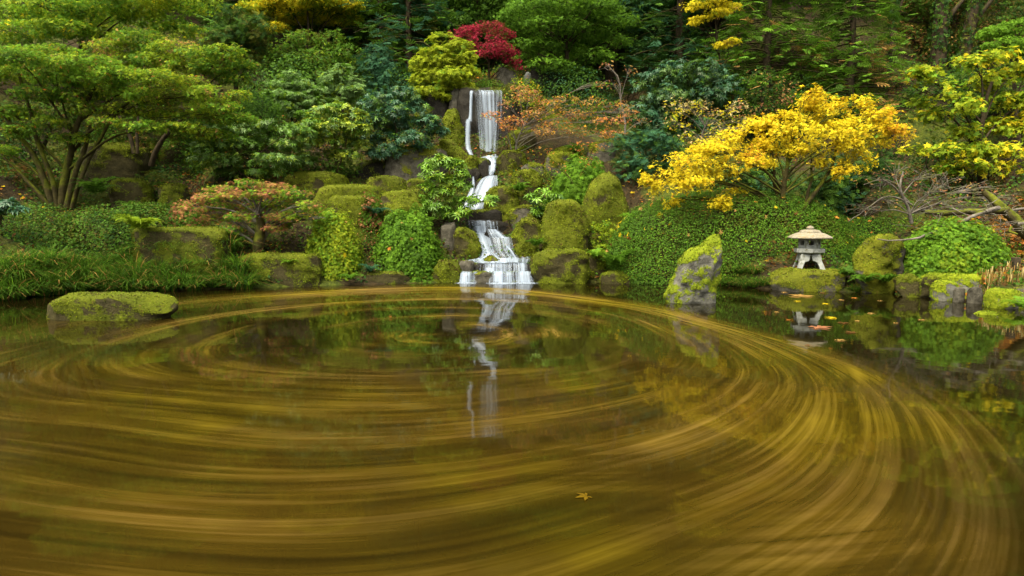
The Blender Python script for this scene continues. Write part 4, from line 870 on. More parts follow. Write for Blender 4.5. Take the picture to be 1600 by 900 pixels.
plant('rhododendron', 'leggy rhododendron with yellowing leaves beside the flat moss stones', 'shrub', base,
      px_pads([(525, 170, 30, 10), (500, 182, 26, 10), (555, 180, 26, 10), (485, 195, 26, 11), (520, 196, 32, 11), (560, 200, 24, 11), (500, 214, 28, 10), (540, 220, 28, 10), (480, 222, 20, 9), (520, 238, 24, 8), (560, 222, 18, 9), (548, 240, 18, 8)], 19, .7),
      [('green', 3), ('lime', 3), ('yg', 1.5), ('mid', 2), ('yg', .6)], WHORL, .12, 105, GLOSSY, MOSSBARK, r0=.04, twig=3, stems=4, sharp=.3)
base = at(410, 285, 18.8)
plant('rhododendron', 'wide low rhododendron bank above the weeping maple', 'shrub', base,
      px_pads([(340, 205, 34, 12), (385, 198, 36, 12), (430, 196, 34, 12), (470, 205, 26, 11), (325, 228, 30, 12), (365, 225, 36, 13), (410, 222, 36, 13), (455, 226, 32, 12), (340, 250, 34, 11), (385, 248, 36, 12), (430, 250, 36, 11), (472, 248, 24, 10), (360, 268, 30, 8), (415, 268, 30, 8), (315, 250, 20, 10)], 18.4, .7),
      [('mid', 2.5), ('green', 3), ('lime', 1.6), ('paleg', .8)], WHORL, .11, 105, GLOSSY, BARK, r0=.04, twig=3, stems=5, sharp=.35)
base = at(540, 215, 21.8)
plant('pieris_shrub', 'pale silvery green rounded shrub in front of the dark conifers', 'shrub', base, px_pads([(535, 108, 18, 9), (520, 122, 22, 10), (545, 125, 22, 10), (510, 140, 24, 10), (540, 142, 28, 11), (560, 140, 16, 9), (525, 158, 30, 9), (500, 155, 18, 8)], 21.6, .5), [('paleg', 4), ('green', 2), ('lime', 1)], WHORL, .1, 190, LEAF, BARK, r0=.05)
base = at(455, 205, 21.2)
plant('pieris_shrub', 'pale green spreading shrub left of the silvery rounded one', 'shrub', base, px_pads([(450, 118, 16, 8), (440, 132, 24, 9), (465, 132, 26, 9), (490, 142, 22, 9), (430, 148, 24, 9), (460, 150, 30, 9), (485, 160, 24, 9), (445, 166, 28, 9), (475, 178, 26, 8)], 21, .5), [('paleg', 2), ('green', 3), ('lime', 1)], WHORL, .1, 170, LEAF, BARK, r0=.05)
base = at(590, 175, 22.6)
plant('blue_conifer', 'greyish blue green bushy conifer left of the lime camellia', 'tree', base, px_pads(cloud(563, 62, 618, 165, 14, 14, 20, .8), 22.4, .5), [('blue', 4), ('mid', 1)], SPRAY, .14, 130, NEEDLE, BARK, r0=.06)
mound('juniper_shrub', 'soft dark green drooping shrub in the gap left of the pale shrubs', 'shrub', (355, 150, 450, 215), 20.2, [('mid', 3), ('green', 1), ('dark', 2)], LONG, .08, 6000, LEAF, lump=.2)
# weeping laceleaf maple
base = at(404, 394, 16.2)
t = plant('weeping_maple', 'low weeping laceleaf maple with pinkish leaves on the left bank', 'tree', base,
      px_pads([(390, 286, 34, 8), (350, 296, 30, 8), (430, 292, 34, 8), (325, 308, 28, 8), (370, 305, 34, 8), (415, 302, 34, 8), (460, 303, 30, 8), (305, 322, 24, 8), (345, 322, 30, 8), (440, 318, 34, 8), (482, 320, 24, 8), (335, 340, 24, 8), (375, 338, 26, 8), (445, 338, 30, 8), (480, 335, 22, 8), (360, 358, 22, 7), (430, 355, 24, 7), (395, 322, 26, 8), (500, 340, 14, 7)], 16.0, .8),
      [('pink', 2.4), ('tan', 2.2), ('lime', 2.8), ('bright', 1.4), ('green', 1.8)], LACE, .07, 330, LEAF, GREYBARK, [base - [0, 0, .2], at(405, 375, 16.2), at(407, 352, 16.2), at(405, 335, 16.1), at(400, 318, 16.1)], .1, twig=7, hole=.4, droop=1.1, freq=2.2)
wd = Wood(); wd.tube(wiggle([base - [0, 0, .2], at(403, 378, 16.1), at(408, 356, 16.1), at(404, 336, 16.0)], 10, .08, 5), np.linspace(.14, .09, 10), 9); wd.build('trunk', MOSSBARK, t, base)
mound('heather_shrub', 'small pinkish shrub left of the weeping maple', 'shrub', (262, 316, 322, 356), 16.6, [('pink', 3), ('tan', 1), ('green', 2)], LACE, .06, 2600, LEAF, lump=.2)
mound('heather_shrub', 'reddish laceleaf bush between bright moss block and green azalea', 'shrub', (558, 302, 600, 348), 17.5, [('pink', 2), ('brown', 1), ('green', 3)], LACE, .06, 1100, LEAF, lump=.25)
mound('ground_cover', 'dull reddish low shrub left under the green azalea', 'shrub', (555, 355, 600, 430), 17.0, [('pink', 1), ('brown', 2), ('olive', 2), ('mid', 2)], SMALL, .05, 2200, LEAF, lump=.25)
# left maples
base = at(95, 327, 17.6)
t = plant('maple_tree', 'large green maple with clustered mossy trunks at the far left', 'tree', base,
      px_pads([(20, 90, 60, 15), (80, 85, 60, 15), (135, 100, 55, 15), (30, 115, 55, 14), (90, 120, 55, 14), (150, 128, 50, 13), (200, 118, 50, 12), (250, 122, 46, 12), (290, 130, 40, 12), (190, 145, 50, 13), (240, 150, 46, 13), (290, 152, 42, 12), (325, 145, 34, 11), (340, 165, 36, 12), (300, 175, 40, 11), (250, 175, 42, 11), (200, 170, 40, 11), (370, 150, 28, 10), (115, 150, 44, 12), (60, 145, 44, 12), (135, 170, 40, 11), (350, 185, 30, 9), (-40, 110, 60, 20), (165, 190, 30, 9), (20, 175, 40, 11), (75, 190, 34, 10), (30, 205, 36, 11), (230, 198, 34, 9), (285, 200, 34, 9), (335, 210, 30, 9), (375, 185, 28, 9), (110, 215, 28, 9), (0, 235, 30, 10)], 17, 1.0),
      [('mid', 1), ('green', 3), ('bright', 2.6), ('lime', 2.6), ('yg', 1.4), ('olive', 2), ('tan', .4), ('orange', .3)], STAR3, .065, 430, LEAF, MOSSBARK, [base - [0, 0, .3], at(98, 290, 17.5), at(105, 250, 17.4), at(125, 200, 17.2), at(150, 140, 17)], .12, twig=4, hole=.4, droop=.15, up=.5, hf=2.5, freq=.8, limbs=4)
for pts, r0 in [([(85, 325), (70, 285), (55, 245), (20, 200), (-10, 150)], .09), ([(105, 325), (115, 275), (130, 235), (140, 190)], .09), ([(90, 325), (85, 280), (60, 230), (45, 170), (30, 110)], .07), ([(112, 325), (130, 265), (150, 220), (190, 170), (220, 150)], .06), ([(80, 325), (50, 290), (25, 265), (0, 240)], .06)]:
    wd = Wood(); wd.tube(wiggle([at(x, y, 17.5 - .1 * q) for q, (x, y) in enumerate(pts)], 14, .06, int(r0 * 999) + len(pts)), np.linspace(r0, r0 * .4, 14), 8); wd.build('trunk', MOSSBARK, t, base)
base = at(235, 242, 19.2)
t = plant('maple_tree', 'green maple on a dark leaning trunk behind the shaded boulder', 'tree', base,
      px_pads([(220, 60, 50, 13), (270, 75, 46, 12), (180, 75, 50, 13), (310, 85, 42, 11), (350, 80, 36, 11), (250, 95, 46, 12), (210, 95, 46, 12), (330, 105, 36, 11), (375, 100, 28, 10), (290, 105, 40, 11), (360, 122, 34, 10)], 19, .9),
      [('mid', 1), ('green', 3.4), ('lime', 2.6), ('yg', 2.2), ('tan', .5)], STAR3, .07, 330, LEAF, BARK, [base - [0, 0, .3], at(245, 228, 19.1), at(268, 205, 19), at(292, 180, 18.8), at(300, 140, 18.8)], .08, hole=.4, droop=.15, up=.5, freq=.8)
for pts, r0 in [([(210, 240), (205, 215), (195, 195), (180, 175), (172, 150)], .06), ([(215, 240), (214, 210), (216, 185), (214, 160)], .05), ([(292, 185), (300, 172), (320, 160)], .03)]:
    wd = Wood(); wd.tube(wiggle([at(x, y, 18.9) for x, y in pts], 12, .06, len(pts)), np.linspace(r0, r0 * .45, 12), 7); wd.build('trunk', BARK, t, base)
base = at(60, 235, 21.5)
plant('maple_tree', 'sunlit yellow green maple layers at the top left corner', 'tree', base,
      px_pads([(20, 20, 60, 15), (80, 12, 60, 15), (140, 18, 56, 14), (200, 12, 52, 14), (40, 48, 56, 14), (100, 45, 56, 14), (160, 48, 50, 13), (235, 30, 50, 13), (280, 48, 44, 12), (20, 70, 44, 12), (200, -20, 80, 20), (80, -30, 90, 22), (290, 5, 50, 14)], 20.8, 1.2),
      [('green', 2), ('bright', 2.2), ('lime', 2.8), ('yg', 2.8), ('yellow', .4)], STAR3, .08, 270, LEAF, BARK, r0=.1, hole=.38, droop=.15, up=.5, freq=.7, limbs=3)
base = at(495, 190, 27)
plant('maple_tree', 'bright yellow maple glowing at the top left of centre', 'tree', base, px_pads([(440, 5, 40, 12), (490, 0, 44, 13), (535, 8, 36, 12), (515, 28, 34, 10), (460, 25, 36, 10), (545, 30, 22, 9), (400, 15, 34, 11), (480, -35, 70, 20), (430, 42, 24, 8)], 26.5, 1.0),
      [('yellow', 4), ('yg', 3), ('lime', 1.5)], STAR3, .09, 380, LEAF, BARK, r0=.1, hole=.33)
base = at(500, 170, 24.8)
plant('maple_tree', 'olive green bushy tree under the yellow maple', 'tree', base, px_pads(cloud(395, 45, 575, 135, 18, 26, 40, .45), 24.5, .9), [('mid', 3), ('green', 3), ('lime', 1), ('olive', 2)], STAR3, .08, 170, LEAF, BARK, r0=.09, twig=4)
base = at(370, 185, 24)
plant('dark_shrub', 'dark shadowy evergreen between the left maples and the yellow maple', 'shrub', base, px_pads(cloud(305, 5, 430, 125, 16, 28, 42, .5), 23.6, .9), [('dark', 3), ('mid', 2), ('olive', 2)], SPRAY, .2, 70, NEEDLE, BARK, r0=.1, twig=3)
for lb, px, pb, Y, bx, n_, sp_ in [('deep green layered foliage hanging behind the mossy trunks', 40, 315, 20.2, (-80, 150, 190, 320), 26, [('dark', 2), ('mid', 3), ('olive', 2), ('brown', .4)]), ('low green maple spray over the dark boulder', 200, 290, 20.2, (130, 165, 300, 262), 15, [('mid', 3), ('green', 2), ('olive', 2), ('tan', .3)]), ('green leafy thicket between tan boulder and rhododendron bank', 320, 262, 20.6, (262, 160, 390, 285), 18, [('mid', 3), ('green', 2), ('dark', 1), ('lime', .6)]), ('shaded ferny thicket at the foot of the dark boulder', 240, 330, 18.6, (150, 270, 300, 335), 12, [('dark', 2), ('mid', 3), ('olive', 2)])]:
    base = at(px, pb, Y); plant('deciduous_shrub', lb, 'shrub', base, px_pads(cloud(*bx, n_, 20, 34, .5), Y - .3, .7), sp_, STAR3, .065, 170, LEAF, BARK, r0=.04, twig=4, stems=3, limbs=3)
for lb, px, pb, Y, bx, n_, sp_ in [('olive shrub at the left edge under the lowest maple boughs', 10, 325, 18.6, (-80, 235, 85, 330), 14, [('mid', 3), ('olive', 3), ('dark', 1), ('brown', .4)]), ('green shrub filling the gap under the leggy rhododendron', 470, 290, 19.6, (420, 232, 560, 295), 13, [('mid', 3), ('green', 2), ('dark', 1)]), ('loose green shrub on the slope behind the two left maples', 120, 200, 23.2, (-80, 60, 330, 210), 26, [('mid', 3), ('green', 2), ('olive', 2), ('lime', .6)])]:
    base = at(px, pb, Y); plant('deciduous_shrub', lb, 'shrub', base, px_pads(cloud(*bx, n_, 20, 36, .5), Y - .3, .7), sp_, STAR3, .07, 170, LEAF, BARK, r0=.04, twig=4, stems=3, limbs=3)
# dim understory at left
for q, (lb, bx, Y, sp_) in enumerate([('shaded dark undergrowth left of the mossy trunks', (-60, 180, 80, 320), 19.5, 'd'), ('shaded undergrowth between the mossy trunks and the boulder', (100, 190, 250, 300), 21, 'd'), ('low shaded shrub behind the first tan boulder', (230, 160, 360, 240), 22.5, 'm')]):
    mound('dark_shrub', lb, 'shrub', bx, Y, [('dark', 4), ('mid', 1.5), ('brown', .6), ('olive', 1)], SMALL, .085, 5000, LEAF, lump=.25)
for q, (lb, bx, Y, n_) in enumerate([('spreading low shrub bank at the far left behind the grass', (-40, 322, 130, 402), 15.4, 11000), ('spreading low shrub bank right of the far left one, under the fern', (80, 326, 240, 402), 15.7, 11000), ('small low shrub between fern and long mossy block', (170, 318, 290, 366), 16.4, 6000)]):
    mound('low_shrub', lb, 'shrub', bx, Y, [('dark', 1.5), ('mid', 4), ('olive', 2), ('green', 1)], SMALL, .05, n_, LEAF, lump=.16, deep=.6, power=2.6)
base = at(0, 340, 14.5)
plant('rhododendron', 'single large leaved sprig at the left frame edge', 'shrub', base, px_pads([(8, 318, 20, 8), (25, 325, 14, 6), (-15, 325, 24, 10)], 14.3, .3), [('green', 1), ('blue', 2)], WHORL, .16, 55, GLOSSY, BARK, r0=.02)

# ------------------------------------------------------------------ background conifers and slope trees
def conifer(name, label, base, H, Lm, nb, spec, seed=0, r0=.2, low=.1, parent_group=None, size=.42, per=22):
    t = thing(name, label, 'tree', base, parent_group); R = np.random.default_rng(seed); wd = Wood(); lv = Leaves(); bw = Wood()
    wd.tube(np.stack([base[0] + 0 * np.linspace(0, 1, 12), base[1] + 0 * np.linspace(0, 1, 12), base[2] - .3 + np.linspace(0, H + .2, 12)], -1), np.linspace(r0, .02, 12), 8); wd.build('trunk', BARK, t, base)
    for q in range(nb):
        f = low + (1 - low) * (q + R.random()) / nb; a = R.uniform(0, 2 * math.pi); L = Lm * (1 - f) ** .75 * R.uniform(.7, 1.1) + .15
        s0 = np.array([base[0], base[1], base[2] + f * H]); dv = np.array([math.cos(a), math.sin(a), 0])
        u = np.linspace(0, 1, 7); P = s0 + dv * (u * L)[:, None]; P[:, 2] += .1 * L * u - .34 * L * u ** 2
        bw.tube(P, np.linspace(.035, .006, 7) * (1 - f * .6), 4)
        k = max(4, int(per * L / Lm)); uu = R.uniform(.15, 1, k); Q = s0 + dv * (uu * L)[:, None]; Q[:, 2] += .1 * L * uu - .34 * L * uu ** 2
        side = np.array([-dv[1], dv[0], 0]) * R.choice([-1, 1], k)[:, None]
        Q = Q + side * (R.uniform(0, .35, k) * L * (1.05 - uu))[:, None]; Q[:, 2] -= R.uniform(0, .12, k) * L
        D = dv * .8 + side * .9 + [0, 0, -.25]
        lv.add(Q, np.array([0, 0, 1]) + R.normal(size=(k, 3)) * .28, size, SPRAY, palette(spec, Q, .6, seed, .5), D)
    bw.build('branch', BARK, t, base); tag(lv.build('crown', NEEDLE, t, base), kind='stuff')
    return t
CD = [('dark', 3), ('mid', 3), ('green', 1)]
b = at(640, 130, 25.5); conifer('conifer', 'bluish green conifer with a visible dark trunk behind the lime camellia', b, 9, 2.6, 120, [('blue', 4), ('mid', 2), ('green', 1)], 1, .13, .0, size=.36)
b = at(1195, 190, 23.5); conifer('hemlock_tree', 'layered green hemlock above the golden maple, left one', b, 8, 3.0, 150, [('mid', 2), ('green', 4), ('bright', 1.6), ('tan', .35)], 2, .16, .0, size=.34, per=26)
b = at(1325, 200, 23); conifer('hemlock_tree', 'layered green hemlock above the golden maple, right one', b, 7, 2.6, 140, [('mid', 2), ('green', 4), ('bright', 1.6), ('tan', .35)], 3, .16, .0, size=.32, per=26)
b = at(1060, 130, 26); hem = conifer('hemlock_tree', 'dark dense hemlock between green maple and yellow branch', b, 9, 2.8, 110, [('dark', 4), ('blue', 2), ('mid', 1)], 4, .18, .0, size=.4, per=24)
base = at(1120, 190, 22.8)
plant('maple_tree', 'thin tree with bright yellow leaf sprays at the top right of centre', 'tree', base, px_pads([(1085, 8, 22, 6), (1115, 5, 26, 7), (1140, 10, 20, 6), (1095, 30, 20, 5), (1125, 20, 22, 5), (1085, 36, 12, 4), (1130, 70, 16, 6), (1145, 64, 14, 5), (1120, -25, 40, 12)], 22, .4), [('yellow', 5), ('yg', 1.5)], STAR3, .07, 330, LEAF, BARK, [base - [0, 0, .3], at(1128, 120, 22.6), at(1120, 50, 22.3), at(1115, 0, 22)], .04, hole=.34, twig=4)
for lb, px, pb, lean, r in [('dark ivy clad tree trunk at the top right, the thicker left one', 1466, 112, 6, .28), ('dark ivy clad tree trunk leaning right at the top right', 1502, 122, 26, .24), ('slim dark trunk left of the ivy clad pair', 1396, 105, -2, .13)]:
    b = at(px, pb, 24.5); t = thing('tree_trunk', lb, 'tree', b); wd = Wood(); P = wiggle([b - [0, 0, .5], at(px + lean * .3, 60, 24.5), at(px + lean, -20, 24.5), at(px + lean * 1.4, -160, 24.4)], 14, .03, px); wd.tube(P, np.linspace(r, r * .6, 14), 9); wd.build('trunk', BARK, t, b)
    lv = Leaves(); q = rng.integers(0, 14, 900); d = unit(rng.normal(size=(900, 3)) * [1, 1, .2]); f = rng.random(900)[:, None]; Q = P[q] * (1 - f) + P[np.minimum(q + 1, 13)] * f + d * r * rng.uniform(.9, 1.25, (900, 1))
    lv.add(Q, d + rng.normal(size=d.shape) * .4, .12, STAR3, palette([('dark', 4), ('mid', 2), ('olive', 1)], Q)); tag(lv.build('ivy', LEAF, t, b), kind='stuff')
    wd = Wood(); wd.tube(wiggle([P[5], P[7] + [r * 2.5 * np.sign(lean + 3), 0, .3], P[9] + [r * 7 * np.sign(lean + 3), 0, .6]], 10, .06, px), np.linspace(r * .4, r * .1, 10), 6); wd.build('branch', BARK, t, b)
base = at(720, 120, 27)
plant('maple_tree', 'deep green broadleaf tree behind the red maple', 'tree', base, px_pads(cloud(665, -40, 830, 100, 22, 30, 46, .5), 26.5, 1.0), [('mid', 4), ('green', 3), ('dark', 2)], STAR3, .1, 120, LEAF, BARK, r0=.12)
base = at(1010, 110, 27.5)
plant('broadleaf_tree', 'deep green tree left of the dark hemlock at the top', 'tree', base, px_pads(cloud(950, -60, 1100, 100, 18, 34, 50, .5), 27, 1.0), [('dark', 3), ('blue', 2), ('mid', 3)], STAR3, .1, 110, LEAF, BARK, r0=.12)
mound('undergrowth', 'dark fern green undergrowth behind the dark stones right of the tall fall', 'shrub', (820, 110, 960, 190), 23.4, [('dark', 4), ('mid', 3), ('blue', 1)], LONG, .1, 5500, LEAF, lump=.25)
mound('undergrowth', 'yellowish low shrub on the lip right of the tall fall', 'shrub', (785, 123, 850, 165), 21.5, [('olive', 2), ('yg', 1.5), ('mid', 2), ('orange', .4)], SMALL, .06, 2400, LEAF, lump=.25)
mound('undergrowth', 'small green shrub on the lip over the tall fall', 'shrub', (738, 126, 790, 143), 22.6, [('mid', 2), ('green', 2), ('olive', 2)], SMALL, .06, 1500, LEAF, lump=.25)
mound('undergrowth', 'leafy brown undergrowth on the slope between the ivy trunks', 'shrub', (1385, 40, 1640, 150), 26.5, [('brown', 2), ('dark', 3), ('tan', .8), ('olive', 2)], SMALL, .1, 6000, LEAF, lump=.3)
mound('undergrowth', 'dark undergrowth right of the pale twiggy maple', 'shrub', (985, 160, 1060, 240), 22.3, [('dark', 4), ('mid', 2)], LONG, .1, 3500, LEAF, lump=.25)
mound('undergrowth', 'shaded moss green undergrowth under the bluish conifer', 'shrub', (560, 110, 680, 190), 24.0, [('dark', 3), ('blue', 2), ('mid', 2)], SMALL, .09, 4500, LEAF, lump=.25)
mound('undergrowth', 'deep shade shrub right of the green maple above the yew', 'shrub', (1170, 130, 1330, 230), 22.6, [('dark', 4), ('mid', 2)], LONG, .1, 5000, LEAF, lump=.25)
mound('undergrowth', 'green undergrowth between olive tree and pale shrubs', 'shrub', (380, 95, 580, 180), 23.2, [('mid', 3), ('green', 1), ('dark', 2)], SMALL, .09, 6500, LEAF, lump=.25)

for lb, px, pb, Y, bx, sp_ in [('mid green tree filling the slope behind the ivy clad trunks', 1480, 150, 26.8, (1370, -60, 1600, 120), [('mid', 3), ('olive', 2), ('brown', 1), ('tan', .6)]), ('dark tree filling the top right corner', 1630, 180, 25.5, (1540, -60, 1740, 150), [('dark', 3), ('mid', 2), ('olive', 1), ('brown', .5)]), ('dark green tree behind the big leaved maple', 1500, 230, 22.5, (1400, 100, 1620, 230), [('dark', 4), ('mid', 2), ('olive', 1)])]:
    base = at(px, pb, Y); plant('broadleaf_tree', lb, 'tree', base, px_pads(cloud(*bx, 24, 26, 42, .5), Y - .4, 1.0), sp_, STAR3, .085, 130, LEAF, BARK, r0=.1, twig=4)
protos = []
def bg_tree(kind):
    base = np.array([0., 0., 0.])
    if kind == 0: return conifer('conifer', 'x', base, 15, 3.4, 150, CD, 21, .28, .05, size=.62, per=24)
    if kind == 1: return conifer('conifer', 'x', base, 13, 3.0, 130, [('mid', 3), ('dark', 2), ('olive', 2)], 22, .26, .05, size=.6, per=24)
    pads = []
    for q in range(44):
        d = unit(rng.normal(size=3)); c = np.array([0, 0, 5.6]) + d * [3.0, 3.0, 4.2] * rng.uniform(.45, 1); pads.append((c, np.array([1.3, 1.3, .6]) * rng.uniform(.8, 1.3)))
    sp_ = [[('mid', 3), ('green', 3), ('dark', 2)], [('yg', 2), ('yellow', 2), ('lime', 3), ('green', 1)], [('olive', 3), ('mid', 3), ('tan', .8), ('brown', 1)]][kind - 2]
    return plant('broadleaf_tree', 'x', 'tree', base, pads, sp_, STAR3, .16, 40, LEAF, BARK, [base - [0, 0, .3], base + [0.1, 0, 3], base + [.2, .1, 8]], .22, twig=2)
KN = ['tall dark conifer', 'olive green conifer', 'green broadleaf tree', 'yellow green broadleaf tree', 'brownish olive broadleaf tree']
protos = [None] * 5
MARK = [(-9e9, 'beyond the left frame edge'), (0, 'above the far left maple'), (200, 'above the leaning left trunk'), (380, 'above the yellow maple'), (560, 'above the bluish conifer'), (700, 'above the red maple'), (830, 'above the green maple'), (1000, 'above the dark hemlock'), (1180, 'above the layered hemlocks'), (1360, 'above the ivy clad trunks'), (1600, 'beyond the right frame edge')]
cnt = {}
for row, (Y, step, off, kinds) in enumerate([(29, 125, 0, [0, 2, 4, 1, 2, 0, 2, 4]), (36, 120, 50, [2, 0, 1, 3, 0, 2, 1]), (45, 120, 10, [0, 1, 2, 0, 0, 3]), (57, 140, 60, [0, 1, 0, 0, 1, 0])]):
    for q, px in enumerate(range(-420 + off, 2060, step)):
        pxx = px + rng.uniform(-30, 30); Yy = Y + rng.uniform(-1.6, 1.6); X = at(pxx, 300, Yy)[0]; z = gz(X, Yy); kd = kinds[(q * 3 + row) % len(kinds)]
        if protos[kd] is None: protos[kd] = o = bg_tree(kd)
        else: o = copy_tree(protos[kd])
        o.location = (X, Yy, z); o.rotation_euler.z = rng.uniform(0, 6.28); s = rng.uniform(.85, 1.25) * (1, 1.1, 1.2, 1.35)[row]; o.scale = (s, s, s * rng.uniform(.95, 1.15))
        where = [b for a, b in MARK if pxx >= a][-1]
        o['label'] = '%s %s, %s row up the slope' % (KN[kd], where, ['nearest', 'second', 'third', 'farthest'][row]); o['group'] = 'forest trees up the slope'; cnt.setdefault(o['label'], []).append(o)

for k, v in cnt.items():
    for q, o in enumerate(v):
        if len(v) > 1: o['label'] = k + ', ' + (['left', 'right'] if len(v) == 2 else ['leftmost', 'middle', 'rightmost', 'far right'])[min(q, 3)] + ' one'

# ------------------------------------------------------------------ ferns, grass, litter
def frond_mesh(L, seed, col):
    R = np.random.default_rng(seed); lv = Leaves(); u = np.linspace(.08, .98, 17); x = u * L * .92; z = L * (1.0 * u - .95 * u ** 2)
    P, D = [], []
    for s in (-1, 1):
        P.append(np.stack([x, 0 * x, z], -1)); D.append(np.stack([0 * x + .35, 0 * x + s, 0 * x - .15], -1))
    P, D = np.concatenate(P), np.concatenate(D); sz = np.tile(L * .26 * (1 - u) ** .6 + .015, 2)
    save = rng.bit_generator.state
    lv.add(P, np.tile([-.2, 0, 1.], (len(P), 1)) + R.normal(size=P.shape) * .12, sz, LONG, np.tile(PAL[col], (len(P), 1)), D, .15)
    xx = np.r_[0, x, L * .93]; zz = np.r_[0, z, z[-1] - .01]; ns = len(xx); R2 = np.concatenate([np.stack([xx, 0 * xx - .006, zz], -1), np.stack([xx, 0 * xx + .006, zz + .002], -1)]); i = np.arange(ns - 1)
    lv.V.append(R2); lv.F.append(np.r_[np.stack([i, i + 1, i + ns], -1), np.stack([i + 1, i + 1 + ns, i + ns], -1)] + lv.n); lv.n += 2 * ns; lv.C.append(np.tile(np.array(PAL[col]) * .8, (2 * ns, 1)))
    return mesh('frond', np.concatenate(lv.V), np.concatenate(lv.F), LEAF, tint=np.concatenate(lv.C))
FR = {}
def fern(label, px, py, Y, L, n_=11, col='green', lift=.0):
    b = at(px, py, Y); t = thing('fern', label, 'fern', b)
    for q in range(n_):
        key = (col, q % 2, round(L, 1))
        if key not in FR: FR[key] = frond_mesh(L, q, col)
        o = obj('frond', FR[key], t); o.rotation_euler = (rng.normal() * .15, -rng.uniform(.0, .5), 2 * math.pi * q / n_ + rng.normal() * .2); s = rng.uniform(.8, 1.15); o.scale = (s, s, s)
fern('bright lime green fern arching above the left grass', 218, 358, 15.0, .62, 15, 'lime')
fern('dim fern under the left mossy trunks', 150, 305, 17.2, .8, 9, 'mid')
fern('green fern drooping under the weeping maple at right', 445, 362, 16.4, .6, 12, 'bright')
fern('fern with upright light fronds left of the clipped hedge', 962, 418, 16.3, .75, 11, 'green')
fern('small strap leaved fern between the wide moss block and hedge', 930, 402, 16.6, .4, 9, 'bright')
fern('left fern at the waterline below the hooded boulder', 1352, 442, 14.0, .36, 10, 'green')
fern('right fern at the waterline below the hooded boulder', 1384, 441, 13.9, .4, 10, 'green')
fern('small fern on the mossy block below the weeping maple', 452, 412, 15.5, .25, 9, 'bright')
fern('small fern low left of the green azalea', 578, 425, 16.2, .32, 9, 'blue')
fern('light green fern tip at the right frame edge by the water', 1598, 482, 11.4, .4, 9, 'bright')
fern('fern behind the bright moss block among the left stones', 588, 335, 17.3, .5, 9, 'blue')
fern('fern on the ledge right of the middle cascade', 812, 300, 18.6, .45, 10, 'green')
fern('small fern hanging beside the green boulder right of the cascade', 838, 385, 17.0, .4, 9, 'green')
fern('feathery fern between dark boulder and weeping maple', 262, 330, 17.2, .5, 10, 'mid')
fern('dim fern on the far left bank behind the shrubs', 205, 330, 16.8, .5, 9, 'mid')

fern('small fern between the moss dome and the brown stone by the falls', 818, 285, 19.3, .4, 9, 'green')
fern('little fern in the cleft left of the square moss stone', 572, 305, 18.6, .45, 9, 'mid')
fern('fern at the foot of the bright green rhododendron', 668, 352, 17.5, .45, 10, 'green')
fern('fern beside the triangular mossy peak stone', 985, 345, 17.3, .45, 10, 'bright')
fern('fern on the bank right of the dark boulder at left', 262, 300, 18.8, .55, 10, 'mid')
fern('fern under the orange maple above the ledge stone', 900, 238, 20.0, .5, 9, 'green')
fern('fern at the waterline left of the low brown bank stone', 548, 438, 15.8, .38, 9, 'green')
fern('fern on the bank between lantern slab and hooded boulder', 1322, 432, 14.5, .36, 9, 'mid')

def grass_mesh(seed, n_=300, L=.62):
    R = np.random.default_rng(seed); V, Fc, C = [], [], []
    for q in range(n_):
        a = R.uniform(0, 6.28); r0 = R.uniform(0, .17); l = L * R.uniform(.55, 1.1); lean = R.uniform(.4, 1.25); d = np.array([math.cos(a), math.sin(a), 0]); s = np.array([-d[1], d[0], 0]) * .0085
        a2 = a + R.normal() * .5; d2 = np.array([math.cos(a2), math.sin(a2), 0]); p0 = d * r0; b = len(V)
        for k in range(5):
            u = k / 4; p_ = p0 + d2 * (lean * l * u ** 1.5 * .9) + np.array([0, 0, l * (u * .95 - lean * .62 * u ** 2.2)])
            w_ = s * (1 - .85 * u); V += [p_ - w_, p_ + w_]
        for k in range(4): Fc.append((b + 2 * k, b + 2 * k + 1, b + 2 * k + 3, b + 2 * k + 2))
        c = np.array(PAL[['mid', 'green', 'dark', 'green', 'mid', 'tan', 'bright'][R.integers(0, 7) if R.random() < .55 else 0]]) * R.uniform(.7, 1.3); C += [c] * 10
    return mesh('grass_clump', np.array(V), np.array(Fc), LEAF, tint=np.array(C))
GM = [grass_mesh(s, 420) for s in range(4)]
ORD = ['first', 'second', 'third', 'fourth', 'fifth', 'sixth', 'seventh', 'eighth', 'ninth', 'tenth', 'eleventh', 'twelfth', 'thirteenth', 'fourteenth', 'fifteenth', 'sixteenth', 'seventeenth', 'eighteenth']
for row, (n_, x0, x1, dy, where) in enumerate([(18, -25, 382, .12, 'at the waterline'), (16, -15, 372, .5, 'in the middle row'), (14, 0, 360, .95, 'in the back row')]):
    for q in range(n_):
        px = x0 + (x1 - x0) * q / (n_ - 1) + rng.uniform(-6, 6); Y = 14.0
        for _ in range(12): Y = .5 * Y + .5 * (np.interp(at(px, 445, Y)[0], SX, SY) + dy)
        Y += rng.uniform(-.08, .08); b = at(px, 450, Y); b[2] = gz(b[0], b[1]) - .04
        o = obj('grass_clump', GM[(q + row) % 4], None, b); o.rotation_euler.z = rng.uniform(0, 6.28); s = rng.uniform(1.0, 1.45); o.scale = (s, s, s)
        tag(o, '%s grass clump from the left frame edge %s' % (ORD[q], where), 'grass', 'grass tufts along the left pond edge')
